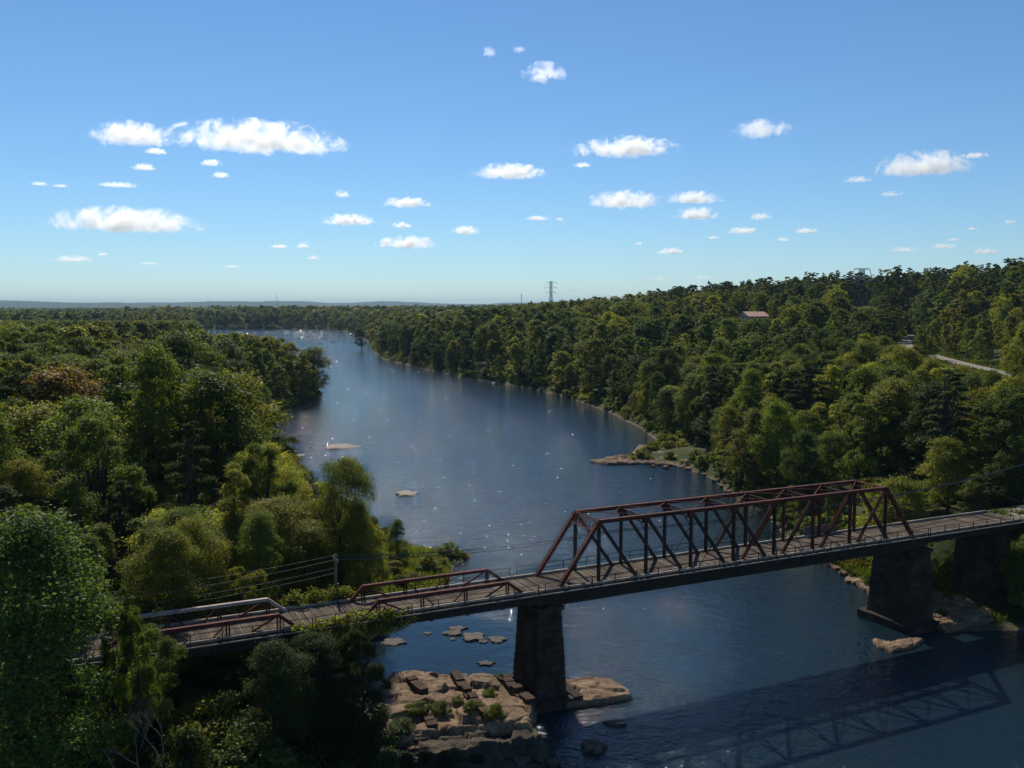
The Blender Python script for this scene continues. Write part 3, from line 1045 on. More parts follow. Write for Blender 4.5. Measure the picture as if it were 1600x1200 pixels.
def deck_mesh(name, s0, s1, n0, n1, z, seed):
    """cross boards laid one by one with gaps, some lifted, some short"""
    rng = random.Random(seed)
    mb = MB()
    s = s0
    while s < s1 - .1:
        w = rng.uniform(.22, .30)
        dz = rng.uniform(-.015, .02)
        a = n0 + rng.uniform(-.05, .10); b = n1 + rng.uniform(-.10, .05)
        if rng.random() > .012:
            mb.beam(P3(s + w / 2, a, z - .04 + dz), P3(s + w / 2 + rng.uniform(-.02, .02), b, z - .04 + dz + rng.uniform(-.01, .01)), w, .08)
        s += w + rng.uniform(.008, .03)
    return mb.mesh(name, M_PLANK)


def railing(parent, s0, s1, n, z, step, hgt, seed, label):
    rng = random.Random(seed)
    root = empty('railing'); root.parent = parent
    root['label'] = label
    nseg = max(1, round((s1 - s0) / step))
    for i in range(nseg + 1):
        s = s0 + (s1 - s0) * i / nseg
        MB().beam(P3(s, n, z - .25), P3(s + rng.uniform(-.04, .04), n + rng.uniform(-.05, .05), z + hgt), .07, .07, AX).build('post', M_STEEL, root)
    for k, hh in enumerate((hgt, hgt * .5)):
        mb = MB()
        pts = [P3(s0 + (s1 - s0) * i / nseg, n + rng.uniform(-.03, .03), z + hh + rng.uniform(-.03, .03)) for i in range(nseg + 1)]
        mb.tube(pts, .032, 5)
        mb.build('rail', M_RUST if k == 0 else M_STEEL, root)
    return root


def floor_system(root, s0, s1, npan, ztop, zlow, seed, kerb_mat=M_KERB, nn0=-.55, nn1=BW + .55):
    rng = random.Random(seed)
    dk = link('deck', deck_mesh('deck', s0, s1, nn0, nn1, ztop, seed), root)
    dk['label'] = 'weathered grey cross planks'
    dk['kind'] = 'stuff'
    # stringers
    for k in range(5):
        n = .35 + (BW - .7) * k / 4
        MB().beam(P3(s0 + .1, n, ztop - .30), P3(s1 - .1, n, ztop - .30), .22, .40).build('stringer', M_STEEL, root)
    for i in range(npan + 1):
        s = s0 + .15 + (s1 - s0 - .3) * i / npan
        MB().beam(P3(s, -.35, zlow + .45), P3(s, BW + .35, zlow + .45), .26, .78).build('floor_beam', M_STEEL, root)
    # fascia beams carrying the edge of the deck
    for n in (-.62, BW + .62):
        MB().beam(P3(s0, n, ztop - .26), P3(s1, n, ztop - .26), .12, .34).build('fascia_beam', M_STEEL, root)
    for n in (-.42, BW + .42):
        MB().beam(P3(s0 + .02, n, (zlow + ztop - .5) / 2 + .12), P3(s1 - .02, n, (zlow + ztop - .5) / 2 + .12), .10, max(.3, ztop - .5 - zlow - .18)).build('side_girder', M_STEEL, root)
    # kerb timbers in lengths
    for n in (-.30, BW + .30):
        s = s0 + .05
        while s < s1 - .6:
            l = min(rng.uniform(4.2, 5.8), s1 - .05 - s)
            MB().beam(P3(s, n + rng.uniform(-.03, .03), ztop + .13 + rng.uniform(-.01, .02)), P3(s + l - .05, n + rng.uniform(-.03, .03), ztop + .13), .22, .20).build('kerb_timber', kerb_mat, root)
            s += l
    # service pipe slung along the near side
    if nn0 < 0:
        MB().tube([P3(s0 + .05, -.86, ztop - .12), P3(s1 - .05, -.86, ztop - .12)], .07, 7).build('service_pipe', M_KERB, root)


def thing(name, label, cat, loc, group=None):
    """an Empty; its mesh parts are written in world coordinates, so the Empty stays at the origin of the place"""
    e = empty(name)
    prop(e, label, cat, group, 'thing')
    e['_base'] = [float(x) for x in loc]
    return e


# ---------------- through truss: nine panels
TT = thing('through_truss_span', 'rusty red through truss span standing on the two tall piers', 'bridge span', P3(25, 2.4, 0))
ZT = ZB + TH


def plates(mb, c, w, h):
    """gusset plate pair facing across the bridge"""
    mb.box(0, 0, 0, 0, 0, 0) if False else None
    for e in (-.17, .17):
        a = c + AN * e
        mb.beam(a - AX * w / 2, a + AX * w / 2, .03, h)


for side, n in ((0, 0.0), (1, BW)):
    def J(i, top): return P3(i * PANEL, n, ZT if top else ZB)
    MB().beam(J(1, 1), J(8, 1), .42, .38).build('top_chord', M_RUST, TT)
    MB().beam(J(0, 0), J(9, 0), .34, .30).build('bottom_chord', M_STEEL, TT)
    for a, b in ((0, 1), (9, 8)):
        d = (J(b, 1) - J(a, 0)); d /= np.linalg.norm(d)
        MB().beam(J(a, 0), J(b, 1) + d * .08, .42, .36).build('end_post', M_RUST, TT)
    for i in range(1, 9):
        # built-up posts: two channels with lacing
        mb = MB()
        for e in (-.13, .13):
            mb.beam(P3(i * PANEL, n + e, ZB), P3(i * PANEL, n + e, ZT - .2), .05, .26, AX)
        for k in range(17):
            z0 = ZB + .3 + k * .42
            sgn = 1 if k % 2 else -1
            mb.beam(P3(i * PANEL - .12, n - .13 * sgn, z0), P3(i * PANEL - .12, n + .13 * sgn, z0 + .42), .05, .02, AX)
        mb.build('vertical', M_RUST if i > 5 else M_STEEL, TT)
        mb = MB(); plates(mb, P3(i * PANEL, n, ZT - .32), .72, .62); mb.build('gusset_plate', M_RUST, TT)

    def diag(i0, i1, wdt, mat):
        mb = MB()
        for e in (-.09, .09):
            mb.beam(J(i0, 1) + AN * e, J(i1, 0) + AN * e, .06, wdt, AN if False else UP)
        a, b = J(i0, 1), J(i1, 0)
        nl = 13
        for k in range(nl):
            p = a + (b - a) * (k + .2) / nl; q = a + (b - a) * (k + .8) / nl
            sg = 1 if k % 2 else -1
            mb.beam(p - AN * .09 * sg, q + AN * .09 * sg, .04, .02)
        mb.build('diagonal', mat, TT)
    for i in range(1, 5): diag(i, i + 1, .30, M_STEEL)
    for i in range(8, 4, -1): diag(i, i - 1, .30, M_RUST)
    for i0, i1 in ((4, 3), (5, 6)):
        MB().tube([J(i0, 1), J(i1, 0)], .045, 6).build('counter_rod', M_RUST, TT)

# lattice struts across the top, X rods between them
for i in range(2, 8):
    MB().lattice(P3(i * PANEL, .1, ZT - .42), P3(i * PANEL, BW - .1, ZT - .42), .66, .10, 8, UP, .14).build('lattice_strut', M_STEEL, TT)
    for n, sg in ((0, 1), (BW, -1)):
        MB().beam(P3(i * PANEL, n + sg * .1, ZT - 1.7), P3(i * PANEL, n + sg * 1.1, ZT - .72), .07, .07, AX).build('knee_brace', M_STEEL, TT)
for i in range(1, 8):
    MB().beam(P3(i * PANEL, .1, ZT + .06), P3((i + 1) * PANEL, BW - .1, ZT + .06), .085, .06).build('lateral_brace', M_RUST, TT)
    MB().beam(P3(i * PANEL, BW - .1, ZT + .135), P3((i + 1) * PANEL, .1, ZT + .135), .085, .06).build('lateral_brace', M_RUST, TT)
for i in range(9):
    MB().tube([P3(i * PANEL, .2, ZB - .02), P3((i + 1) * PANEL, BW - .2, ZB - .02)], .03, 5).build('bottom_brace', M_STEEL, TT)
# portals in the plane of the end posts
for a, b in ((0, 1), (9, 8)):
    pr = empty('portal_frame'); pr.parent = TT
    dvec = P3(a * PANEL, 0, ZB) - P3(b * PANEL, 0, ZT); dvec /= np.linalg.norm(dvec)
    T0, T1 = P3(b * PANEL, .2, ZT + .05), P3(b * PANEL, BW - .2, ZT + .05)
    dep = 1.15
    nrm = np.cross(AN, dvec)
    MB().beam(T0, T1, .16, .14, nrm).build('strut', M_RUST, pr)
    MB().beam(T0 + dvec * dep, T1 + dvec * dep, .14, .12, nrm).build('strut', M_RUST, pr)
    mb = MB(); nb = 6
    for k in range(nb):
        p0 = T0 + (T1 - T0) * k / nb; p1 = T0 + (T1 - T0) * (k + 1) / nb
        mb.beam(p0, p1 + dvec * dep, .07, .05, nrm); mb.beam(p0 + dvec * dep, p1, .07, .05, nrm)
    mb.build('lacing', M_RUST, pr)
    for e0, sg in ((T0, 1), (T1, -1)):
        pts = []
        for t in np.linspace(0, 1, 7):      # curved knee bracket
            an = t * math.pi / 2
            pts.append(e0 + dvec * (dep + 1.35 * (1 - math.sin(an))) + AN * sg * (1.35 * (1 - math.cos(an))))
        mb = MB()
        for p, q in zip(pts[:-1], pts[1:]): mb.beam(p, q, .11, .07, nrm)
        mb.beam(e0 + dvec * (dep + .05), pts[3], .06, .05, nrm)
        mb.build('knee_bracket', M_RUST, pr)
# bearings
for s in (0, 9 * PANEL):
    for n in (0, BW):
        q = P3(s, n, 0)
        MB().beam(P3(s - .45, n, ZB - .24), P3(s + .45, n, ZB - .24), .6, .22).build('bearing_shoe', M_STEEL, TT)
floor_system(TT, -1.42, 9 * PANEL + .9, 9, ZD, ZB, 5)
railing(TT, -.8, 9 * PANEL + .8, -.80, ZD, 2.6, .95, 8, 'thin pipe railing along the near edge')
railing(TT, -.8, 9 * PANEL + .8, BW + .80, ZD, 2.7, 1.05, 9, 'pipe railing along the far edge')
# grey sheet panel tied to the far railing
MB().beam(P3(37.5, BW + .72, ZD + .62), P3(42.7, BW + .72, ZD + .62), .05, 1.0).build('sheet_panel', M_POLE, TT)
# small lamp hanging in the left portal
lp = MB().tube([P3(PANEL * .9, BW * .75, ZT - 1.25), P3(PANEL * .9, BW * .75, ZT - 1.55), P3(PANEL * .9, BW * .75, ZT - 1.95)], [.03, .12, .17], 8).build('hanging_lamp', M_STEEL, TT)


# ---------------- pony trusses
def pony(root, sl, topmat_far, topmat_near, seed):
    """sl = four top-chord nodes plus the two feet"""
    foot0, c0, c1, c2, c3, foot1 = sl
    zb, zt = ZD - .75, ZD + 1.32
    for n, tm in ((0.0, topmat_near), (BW, topmat_far)):
        MB().beam(P3(c0, n, zt), P3(c3, n, zt), .34, .28).build('top_chord', tm, root)
        MB().beam(P3(foot0, n, zb), P3(foot1, n, zb), .28, .26).build('bottom_chord', M_STEEL, root)
        for a, b, sg in ((foot0, c0, 1), (foot1, c3, -1)):
            MB().beam(P3(a, n, zb), P3(b + sg * .05, n, zt + .03), .34, .28).build('end_post', tm, root)
        for s in (c0, c1, c2, c3):
            mb = MB()
            for e in (-.12, .12): mb.beam(P3(s + e, n, zb), P3(s + e, n, zt - .1), .06, .14, AX)
            mb.build('vertical', M_RUST, root)
        mids = [(c0, c1), (c1, c2), (c2, c3)]
        MB().beam(P3(c0, n, zt), P3(c1, n, zb), .12, .16).build('diagonal', M_RUST, root)
        MB().beam(P3(c3, n, zt), P3(c2, n, zb), .12, .16).build('diagonal', M_RUST, root)
        MB().beam(P3(c1, n - .05, zt), P3((c1 + c2) / 2, n - .05, zb), .09, .11).build('diagonal', M_RUST, root)
        MB().beam(P3(c2, n + .05, zt), P3((c1 + c2) / 2, n + .05, zb), .09, .11).build('diagonal', M_RUST, root)
    floor_system(root, foot0 - .3, foot1 + .3, 5, ZD, ZD - 1.25, seed)
    railing(root, foot0 - .2, foot1 + .2, -.80, ZD, 2.4, .95, seed + 1, 'thin pipe railing along the near edge')
    railing(root, foot0 - .2, foot1 + .2, BW + .80, ZD, 2.4, 1.0, seed + 2, 'pipe railing along the far edge')


PB = thing('pony_truss_span', 'low rusty red pony truss span left of the through truss', 'bridge span', P3(-11, 2.4, 0), 'low pony truss spans')
pony(PB, (-19.3, -17.3, -13.1, -8.8, -4.5, -1.75), M_RUST, M_RUST, 31)
PA = thing('pony_truss_span', 'low pony truss span half hidden by trees, pale peeled far chord', 'bridge span', P3(-32, 2.4, 0), 'low pony truss spans')
pony(PA, (-40.7, -38.7, -34.6, -30.3, -26.1, -23.6), M_PALE, M_RUST, 51)
# plain joint span between the ponies and approach spans
JS = thing('deck_span', 'short overgrown deck joining the two pony trusses', 'bridge span', P3(-21.5, 2.4, 0))
floor_system(JS, -23.2, -19.7, 1, ZD, ZD - 1.25, 71)
railing(JS, -23.1, -19.8, -.80, ZD, 1.7, .95, 72, 'bent near railing')
AR = thing('deck_span', 'plain plank deck span right of the through truss', 'bridge span', P3(60, 2.4, 0))
floor_system(AR, 9 * PANEL + 1.0, 69.5, 4, ZD, ZD - 1.25, 73)
railing(AR, 9 * PANEL + 1.1, 69.4, -.80, ZD, 2.6, .95, 74, 'thin pipe railing along the near edge')
railing(AR, 9 * PANEL + 1.1, 69.4, BW + .80, ZD, 2.6, .95, 75, 'thin pipe railing along the far edge')
AL = thing('deck_span', 'plain plank deck span at the left edge behind the big tree', 'bridge span', P3(-48, 2.4, 0))
floor_system(AL, -56, -41.1, 4, ZD, ZD - 1.25, 76)
railing(AL, -55.9, -41.2, -.80, ZD, 2.6, .95, 77, 'thin pipe railing along the near edge')
# lane on the bank beyond the right end
rp = [P3(s, BW / 2 + b, z) for s, b, z in ((69.4, 0, ZD - .28), (76, .3, ZD - .28), (84, 2, ZD - .27), (95, 7, ZD - .26), (110, 16, ZD - .25))]
v, f = ribbon(np.array(rp), 5.6, .02)
prop(link('lane', mesh_np('lane', v, f, M_ROAD)), kind='structure')


# ---------------- piers: battered ashlar, stone by stone over a core
def pier(name, label, sc, n0, n1, tk, ztop, zbot, batter, seed, footing=None, cap=True):
    rng = random.Random(seed)
    root = thing(name, label, 'bridge pier', P3(sc, (n0 + n1) / 2, zbot), 'stone bridge piers')

    def ext(z):
        k = (ztop - z) * batter
        return sc - tk / 2 - k, sc + tk / 2 + k, n0 - k, n1 + k
    # core
    v = []
    for z in (zbot, ztop):
        a, b, c, d = ext(z)
        i = .10
        v += [P3(a + i, c + i, z), P3(b - i, c + i, z), P3(b - i, d - i, z), P3(a + i, d - i, z)]
    fcs = [(3, 2, 1, 0), (4, 5, 6, 7)] + [(i, (i + 1) % 4, 4 + (i + 1) % 4, 4 + i) for i in range(4)]
    link('core', mesh_np('core', v, fcs, M_MORTAR), root)
    z = zbot
    row = 0
    while z < ztop - .05:
        h = min(rng.uniform(.58, .74), ztop - z)
        if ztop - z - h < .3: h = ztop - z
        a, b, c, d = ext(z + h / 2)
        for face in range(4):
            # each face: run along it and lay stones
            if face == 0: p0, p1, out = P3(a, d, 0), P3(a, c, 0), -AX
            elif face == 1: p0, p1, out = P3(a, c, 0), P3(b, c, 0), -AN
            elif face == 2: p0, p1, out = P3(b, c, 0), P3(b, d, 0), AX
            else: p0, p1, out = P3(b, d, 0), P3(a, d, 0), AN
            L = np.linalg.norm(p1 - p0); dr = (p1 - p0) / L
            t = .0
            nst = max(2, round(L / 1.25))
            cuts = [0] + [L * (k + (.5 if row % 2 else 0) * .6 + rng.uniform(-.12, .12)) / nst for k in range(1, nst)] + [L]
            for u0, u1 in zip(cuts[:-1], cuts[1:]):
                pr = rng.uniform(-.015, .05)
                q0 = p0 + dr * (u0 + .018); q1 = p0 + dr * (u1 - .018)
                i0 = q0 - out * .16; i1 = q1 - out * .16
                o0 = q0 + out * pr + dr * .02; o1 = q1 + out * pr - dr * .02
                zz0, zz1 = z + .018, z + h - .018
                vv = [(*i0[:2], zz0), (*i1[:2], zz0), (*i1[:2], zz1), (*i0[:2], zz1), (*o0[:2], zz0 + .02), (*o1[:2], zz0 + .02), (*o1[:2], zz1 - .02), (*o0[:2], zz1 - .02)]
                link('stone', mesh_np('stone', vv, [(4, 5, 6, 7), (0, 1, 5, 4), (1, 2, 6, 5), (2, 3, 7, 6), (3, 0, 4, 7)], M_STONE), root)
        z += h
        row += 1
    if cap:
        a, b, c, d = ext(ztop)
        mb = MB()
        mb.beam(P3(sc, c - .22, ztop + .17), P3(sc, d + .22, ztop + .17), (b - a) + .5, .34)
        mb.build('cap_stone', M_STONE, root)
    if footing:
        fa, fb, fc_, fd, fz = footing
        # plinth of big blocks round the foot
        for k in range(6):
            t0 = fc_ + (fd - fc_) * k / 6; t1 = fc_ + (fd - fc_) * (k + 1) / 6 - .04
            for sa, sb in ((fa, fa + .9), (fb - .9, fb)):
                MB().beam(P3((sa + sb) / 2, t0, fz / 2 - .5 + rng.uniform(-.06, .06)), P3((sa + sb) / 2, t1, fz / 2 - .5), sb - sa, fz + 1.0 + rng.uniform(-.1, .1)).build('footing_block', M_STONE, root)
        for k in range(3):
            t0 = fa + .95 + (fb - fa - 1.9) * k / 3; t1 = fa + .95 + (fb - fa - 1.9) * (k + 1) / 3 - .04
            for na in (fc_ + .45, fd - .45):
                MB().beam(P3(t0, na, fz / 2 - .55 + rng.uniform(-.06, .06)), P3(t1, na, fz / 2 - .55), .9, fz + 1.0).build('footing_block', M_STONE, root)
    return root


pier('stone_pier', 'tall tapering dark stone pier on the tan rock outcrop', .2, .1, BW - .1, 2.5, ZB - .70, -.6, .05, 3, (-2.6, 3.0, -1.6, BW + 1.9, .9))
pier('stone_pier', 'broad dark stone pier at the right shore with a stone ledge', 9 * PANEL + .1, -.4, BW + .5, 3.3, ZB - .70, -.6, .055, 4, (9 * PANEL - 2.9, 9 * PANEL + 2.7, -1.9, BW + 1.7, .9))
pier('stone_pier', 'dark stone pier behind, standing on the right bank in shade', 65.2, -.3, BW + .3, 3.0, ZD - 1.62, 1.0, .03, 5, None)
pier('stone_pier', 'overgrown stone pier between the two pony trusses', -21.5, 0, BW, 2.2, ZD - 1.62, 1.0, .03, 6, None)
pier('stone_pier', 'stone pier behind leaves at the left end of the left pony truss', -41.0, 0, BW, 2.2, ZD - 1.62, 2.0, .03, 7, None)


# ================================================================== rocks
_rk = random.Random(21)


def rock_mesh(w, d, h, seed, flat=.6, n=26, sub=5, sink=.7, edge=.35):
    """an angular slab: irregular outline, broken steps on the top"""
    rng = random.Random(seed)
    nr = np.random.default_rng(seed)
    v, f = [], []
    ph = [rng.uniform(0, 6.28) for _ in range(6)]
    k = rng.choice((3, 4, 5))
    outl = []
    for i in range(n):
        a = 2 * math.pi * i / n
        r = 1 + .16 * math.sin(k * a + ph[0]) + .09 * math.sin((k + 2) * a + ph[1]) + .06 * math.sin(9 * a + ph[2]) + rng.uniform(-.05, .05)
        outl.append((math.cos(a) * r * w / 2, math.sin(a) * r * d / 2))
    tilt = (rng.uniform(-.12, .12), rng.uniform(-.12, .12))
    rings = [(1.12, -sink), (1.04, 0.0), (.98, h * .55), (.90, h * .88), (.72, h), (.45, h * 1.04), (.2, h * 1.05)]
    for j, (sc, z) in enumerate(rings):
        for (x, y) in outl:
            xx, yy = x * sc, y * sc
            zz = z
            if j >= 2:
                st = math.floor((xx * math.cos(ph[3]) + yy * math.sin(ph[3])) / (max(w, d) * .23) + ph[4]) % 3
                zz = z * (1 - .22 * st * edge) + (tilt[0] * xx + tilt[1] * yy) * min(1, h) + rng.uniform(-.05, .05) * h
            if j == 1: zz = rng.uniform(-.05, .12) * h
            v.append((xx + rng.uniform(-.02, .02) * w, yy + rng.uniform(-.02, .02) * d, zz))
    v.append((0, 0, h))
    for j in range(len(rings) - 1):
        for i in range(n):
            i2 = (i + 1) % n
            f.append((j * n + i, j * n + i2, (j + 1) * n + i2, (j + 1) * n + i))
    for i in range(n): f.append(((len(rings) - 1) * n + i, (len(rings) - 1) * n + (i + 1) % n, len(v) - 1))
    return v, f


def rock_at(px, py, wpx, hpx, h, label, mat=M_ROCK, z=0.0, name='river_rock', group=None, rz=None, sink=.7):
    """flat rock centred on a pixel of the water or bank; its plan size is read from the photo"""
    p = W(px, py, z)
    wd = np.linalg.norm(W(px + wpx / 2, py, z) - W(px - wpx / 2, py, z))
    dp = abs(W(px, py - hpx / 2, z)[1] - W(px, py + hpx / 2, z)[1])
    dp = min(dp, wd * 1.4)
    v, f = rock_mesh(wd, dp, h * (.55 if mat is M_WETROCK and z == 0 else 1), _rk.randrange(10 ** 6), sink=sink)
    o = link(name, mesh_np('rock', v, f, mat), None, (p[0], p[1], z))
    o.rotation_euler = (0, 0, _rk.uniform(-.2, .2) if rz is None else rz)
    prop(o, label, 'rock', group, 'thing')
    return o


def crack_field(x, y, cell, seed):
    """stepped plates: nearest-cell height and distance to the joint"""
    rng = np.random.default_rng(seed)
    gxn = np.floor(x / cell).astype(int); gyn = np.floor(y / cell).astype(int)
    best = np.full(x.shape, 1e9); sec = np.full(x.shape, 1e9); hh = np.zeros(x.shape)
    for dx in (-1, 0, 1):
        for dy in (-1, 0, 1):
            a, b = gxn + dx, gyn + dy

            def hs(k):
                n = (a * 73856093 ^ b * 19349663 ^ (seed + k) * 83492791) & 0x7fffffff
                n = ((n ^ (n >> 13)) * 1274126177) & 0x7fffffff
                return ((n ^ (n >> 16)) & 0xffff) / 65535.0
            cxp = (a + .15 + .7 * hs(1)) * cell; cyp = (b + .15 + .7 * hs(2)) * cell
            d = np.hypot(x - cxp, y - cyp); h = hs(3) + ((hs(4) - .5) * (x - cxp) + (hs(5) - .5) * (y - cyp)) / cell * 1.3
            m = d < best
            sec = np.where(m, best, np.minimum(sec, d)); hh = np.where(m, h, hh); best = np.where(m, d, best)
    return hh, sec - best


def outcrop(name, label, poly, top, seed, mat, cell=2.6, res=.15, step=.75, slope=(0, 0), edge=1.2):
    """bedrock sheet with joints, as a height field inside an outline"""
    P = np.array(poly)
    x0, y0 = P.min(0) - .8; x1, y1 = P.max(0) + .8
    xs = np.arange(x0, x1, res); ys = np.arange(y0, y1, res)
    X, Y = np.meshgrid(xs, ys)
    Xw = X + .6 * (fbm(X / 1.7, Y / 1.7, seed) - .5); Yw = Y + .6 * (fbm(X / 1.7, Y / 1.7, seed + 5) - .5)
    sd, _ = poly_sd(Xw, Yw, P)
    hh, jd = crack_field(Xw * .8 + Yw * .35, Yw - Xw * .25, cell, seed)
    h2, jd2 = crack_field(Xw, Yw, cell * .42, seed + 9)
    Z = top * sstep(-.05, edge * .55, -sd) + (hh - .5) * step * sstep(0, 1.0, -sd) + (h2 - .5) * step * .28 * sstep(0, 1.0, -sd)
    Z -= .30 * (1 - sstep(0, .20, jd)) + .10 * (1 - sstep(0, .14, jd2))
    Z += .10 * (fbm(X / .5, Y / .5, seed + 2) - .5) + slope[0] * (X - X.mean()) + slope[1] * (Y - Y.mean())
    Z = np.where(sd > 0, -.2 - sd * 1.4, Z)
    Z = np.maximum(Z, -1.2)
    n = len(xs); m = len(ys)
    ii = np.arange(n * m).reshape(m, n)
    f = np.stack([ii[:-1, :-1], ii[:-1, 1:], ii[1:, 1:], ii[1:, :-1]], -1).reshape(-1, 4)
    zz = Z.ravel()
    f = f[(zz[f] > -1.15).any(1)]
    o = link(name, mesh_np(name, np.stack([X, Y, Z], -1).reshape(-1, 3), f, mat))
    prop(o, label, 'rock', kind='thing')
    return o, (xs, ys, Z)


OC, OCF = outcrop('rock_outcrop', 'large cracked tan bedrock outcrop left of the tall pier', pw((592, 1078), (622, 1055), (690, 1060), (768, 1066), (812, 1078), (842, 1112), (832, 1146), (765, 1152), (690, 1156), (612, 1172), (588, 1130)), 1.05, 77, M_ROCK)
outcrop('rock_slab', 'flat split tan slab right of the tall pier at the water', pw((872, 1068), (920, 1062), (955, 1068), (984, 1083), (988, 1092), (950, 1101), (912, 1106), (885, 1108), (866, 1098)), .55, 78, M_ROCK, cell=2.3, step=.55, edge=.5)
outcrop('rock_ledge', 'stepped bedrock ledge in front of the right pier', pw((1362, 1000), (1392, 1006), (1430, 1000), (1448, 1003), (1430, 1014), (1392, 1021), (1370, 1013)), .45, 79, M_ROCK, cell=2.0, step=.4, edge=.5)
outcrop('rock_ledge', 'tan bedrock shelf on the right bank between the two piers', pw((1448, 930), (1480, 934), (1520, 948), (1552, 962), (1558, 976), (1520, 984), (1475, 990), (1452, 980)), 1.0, 80, M_ROCK, cell=2.2, step=.5, edge=.8)
outcrop('rock_ledge', 'long low rock spit reaching out from the right shore', pw((918, 722), (950, 717), (985, 712), (996, 698), (1050, 695), (1096, 706), (1112, 730), (1095, 736), (1060, 730), (1000, 726), (950, 727)), .55, 81, M_ROCK, cell=2.8, res=.4, step=.7, edge=.8)
outcrop('rock_ledge', 'flat tan rock point at the tip of the grassy spit', pw((640, 861), (668, 858), (736, 865), (728, 872), (700, 878), (690, 868), (655, 868)), .35, 82, M_ROCK, cell=3.0, res=.25, step=.25, edge=.6)
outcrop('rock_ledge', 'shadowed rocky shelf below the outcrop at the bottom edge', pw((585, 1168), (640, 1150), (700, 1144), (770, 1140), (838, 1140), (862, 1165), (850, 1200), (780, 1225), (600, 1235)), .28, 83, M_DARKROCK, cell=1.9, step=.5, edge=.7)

for a in ((615, 1004, 36, 11, .35, 'narrow tan slab in the still channel nearest the left bank'),
          (708, 990, 30, 8, .4, 'flat brown slab in the channel just under the pony truss, lower of a touching pair'),
          (714, 983, 28, 6, .35, 'flat brown slab in the channel just under the pony truss, upper of a touching pair'),
          (740, 996, 36, 14, .45, 'pointed tan slab in the channel left of the tall pier'),
          (755, 1003, 15, 5, .25, 'tiny rock between the pointed slab and the pier in the channel'),
          (777, 1000, 28, 10, .35, 'rounded tan slab closest to the tall pier in the channel'),
          (759, 1037, 26, 7, .3, 'lone brown rock in the channel above the outcrop'),
          (765, 1057, 15, 6, .35, 'small brown boulder at the upper edge of the outcrop'),
          (707, 999, 9, 4, .2, 'tiniest wet stone in the channel below the flat pair'),
          (668, 990, 14, 4, .2, 'small rippled stone at the left of the flat slab pair')):
    rock_at(*a, mat=M_WETROCK)
for a in ((536, 698, 52, 8, .5, 'low brown rock bar in mid river above the left trees'),
          (636, 772, 32, 7, .6, 'lone brown rock in mid river above the grassy spit'),
          (468, 712, 18, 5, .4, 'small rock at the left shore below the rock bar'),
          (735, 587, 32, 3.0, .7, 'flat pale rock against the right shore upstream'),
          (778, 598, 18, 3.0, .6, 'small pale rock against the right shore, nearer than the flat one'),
          (962, 1131, 34, 8, .35, 'dark wet rock awash right of the tall pier in the shadow'),
          (927, 1168, 36, 20, .7, 'black boulder in the shadowed water near the bottom edge'),
          (815, 1192, 28, 16, .6, 'rounded boulder at the bottom edge left of the dark water'),
          (864, 1194, 22, 14, .6, 'smaller boulder at the bottom edge right of the rounded one')):
    rock_at(*a, mat=M_WETROCK)
for i, (px, py, w) in enumerate(((372, 519, 12), (398, 520, 9), (420, 519, 14), (447, 518, 9), (468, 519, 13), (490, 520, 8), (512, 523, 12), (505, 528, 9), (478, 526, 10), (535, 524, 8), (522, 534, 10), (499, 537, 7))):
    rock_at(px, py, w, 1.2, 1.1, 'low dark rock in the far rapids, %s from the left' % ('first second third fourth fifth sixth seventh eighth ninth tenth eleventh twelfth'.split()[sorted([372, 398, 420, 447, 468, 490, 512, 505, 478, 535, 522, 499]).index(px)]), mat=M_WETROCK, group='rocks of the far rapids')

# stones along the right shore
shore = [(1296, 884, 9), (1306, 889, 12), (1318, 897, 10), (1330, 908, 20), (1346, 901, 14), (1352, 914, 30), (1362, 922, 22), (1372, 930, 26), (1340, 893, 10), (1356, 905, 12), (1286, 876, 7), (1275, 871, 6),
         (1118, 752, 10), (1128, 760, 8), (1137, 769, 10), (1150, 776, 12), (1165, 786, 9), (1188, 800, 10), (1204, 812, 9), (1214, 824, 8), (1100, 742, 8), (1075, 733, 10), (1040, 731, 9), (1020, 729, 6), (1090, 727, 9)]
order = sorted(range(len(shore)), key=lambda i: shore[i][0])
ORD = 'first second third fourth fifth sixth seventh eighth ninth tenth eleventh twelfth thirteenth fourteenth'.split()
near_i = [i for i in order if shore[i][0] > 1250]; far_i = [i for i in order if shore[i][0] <= 1250]
for grp, where in ((near_i, 'on the shore left of the right pier'), (far_i, 'on the right shore between rock spit and truss')):
    for k, i in enumerate(grp):
        px, py, w = shore[i]
        rock_at(px, py, w, w * .4, .35 + .02 * w * _rk.random(), 'pale tan stone %s, %s from the left' % (where, ORD[k]), M_ROCK, z=.1, name='shore_rock', group='stones ' + where)
# slabs scattered beside the right pier
for k, (px, py, w, h, t) in enumerate(((1466, 940, 26, 16, 'tilted tan block behind the right pier'), (1492, 960, 34, 12, 'broad flat slab on the shelf right of the pier'), (1510, 968, 28, 10, 'second broad slab further right on the shelf'),
                                       (1478, 975, 22, 9, 'low slab at the water right of the right pier'), (1530, 958, 24, 9, 'slab at the rear of the shelf under the bank pier'), (1462, 966, 16, 8, 'small slab wedged against the right pier'))):
    rock_at(px, py, w, h, .55, t, M_ROCK, z=.7, name='rock_slab', group=None)


# old crib walls on the outcrop: rows of dressed blocks
def oc_z(x, y):
    xs, ys, Z = OCF
    i = int(np.clip(np.searchsorted(xs, x), 0, len(xs) - 1)); j = int(np.clip(np.searchsorted(ys, y), 0, len(ys) - 1))
    return max(float(Z[j, i]), 0)


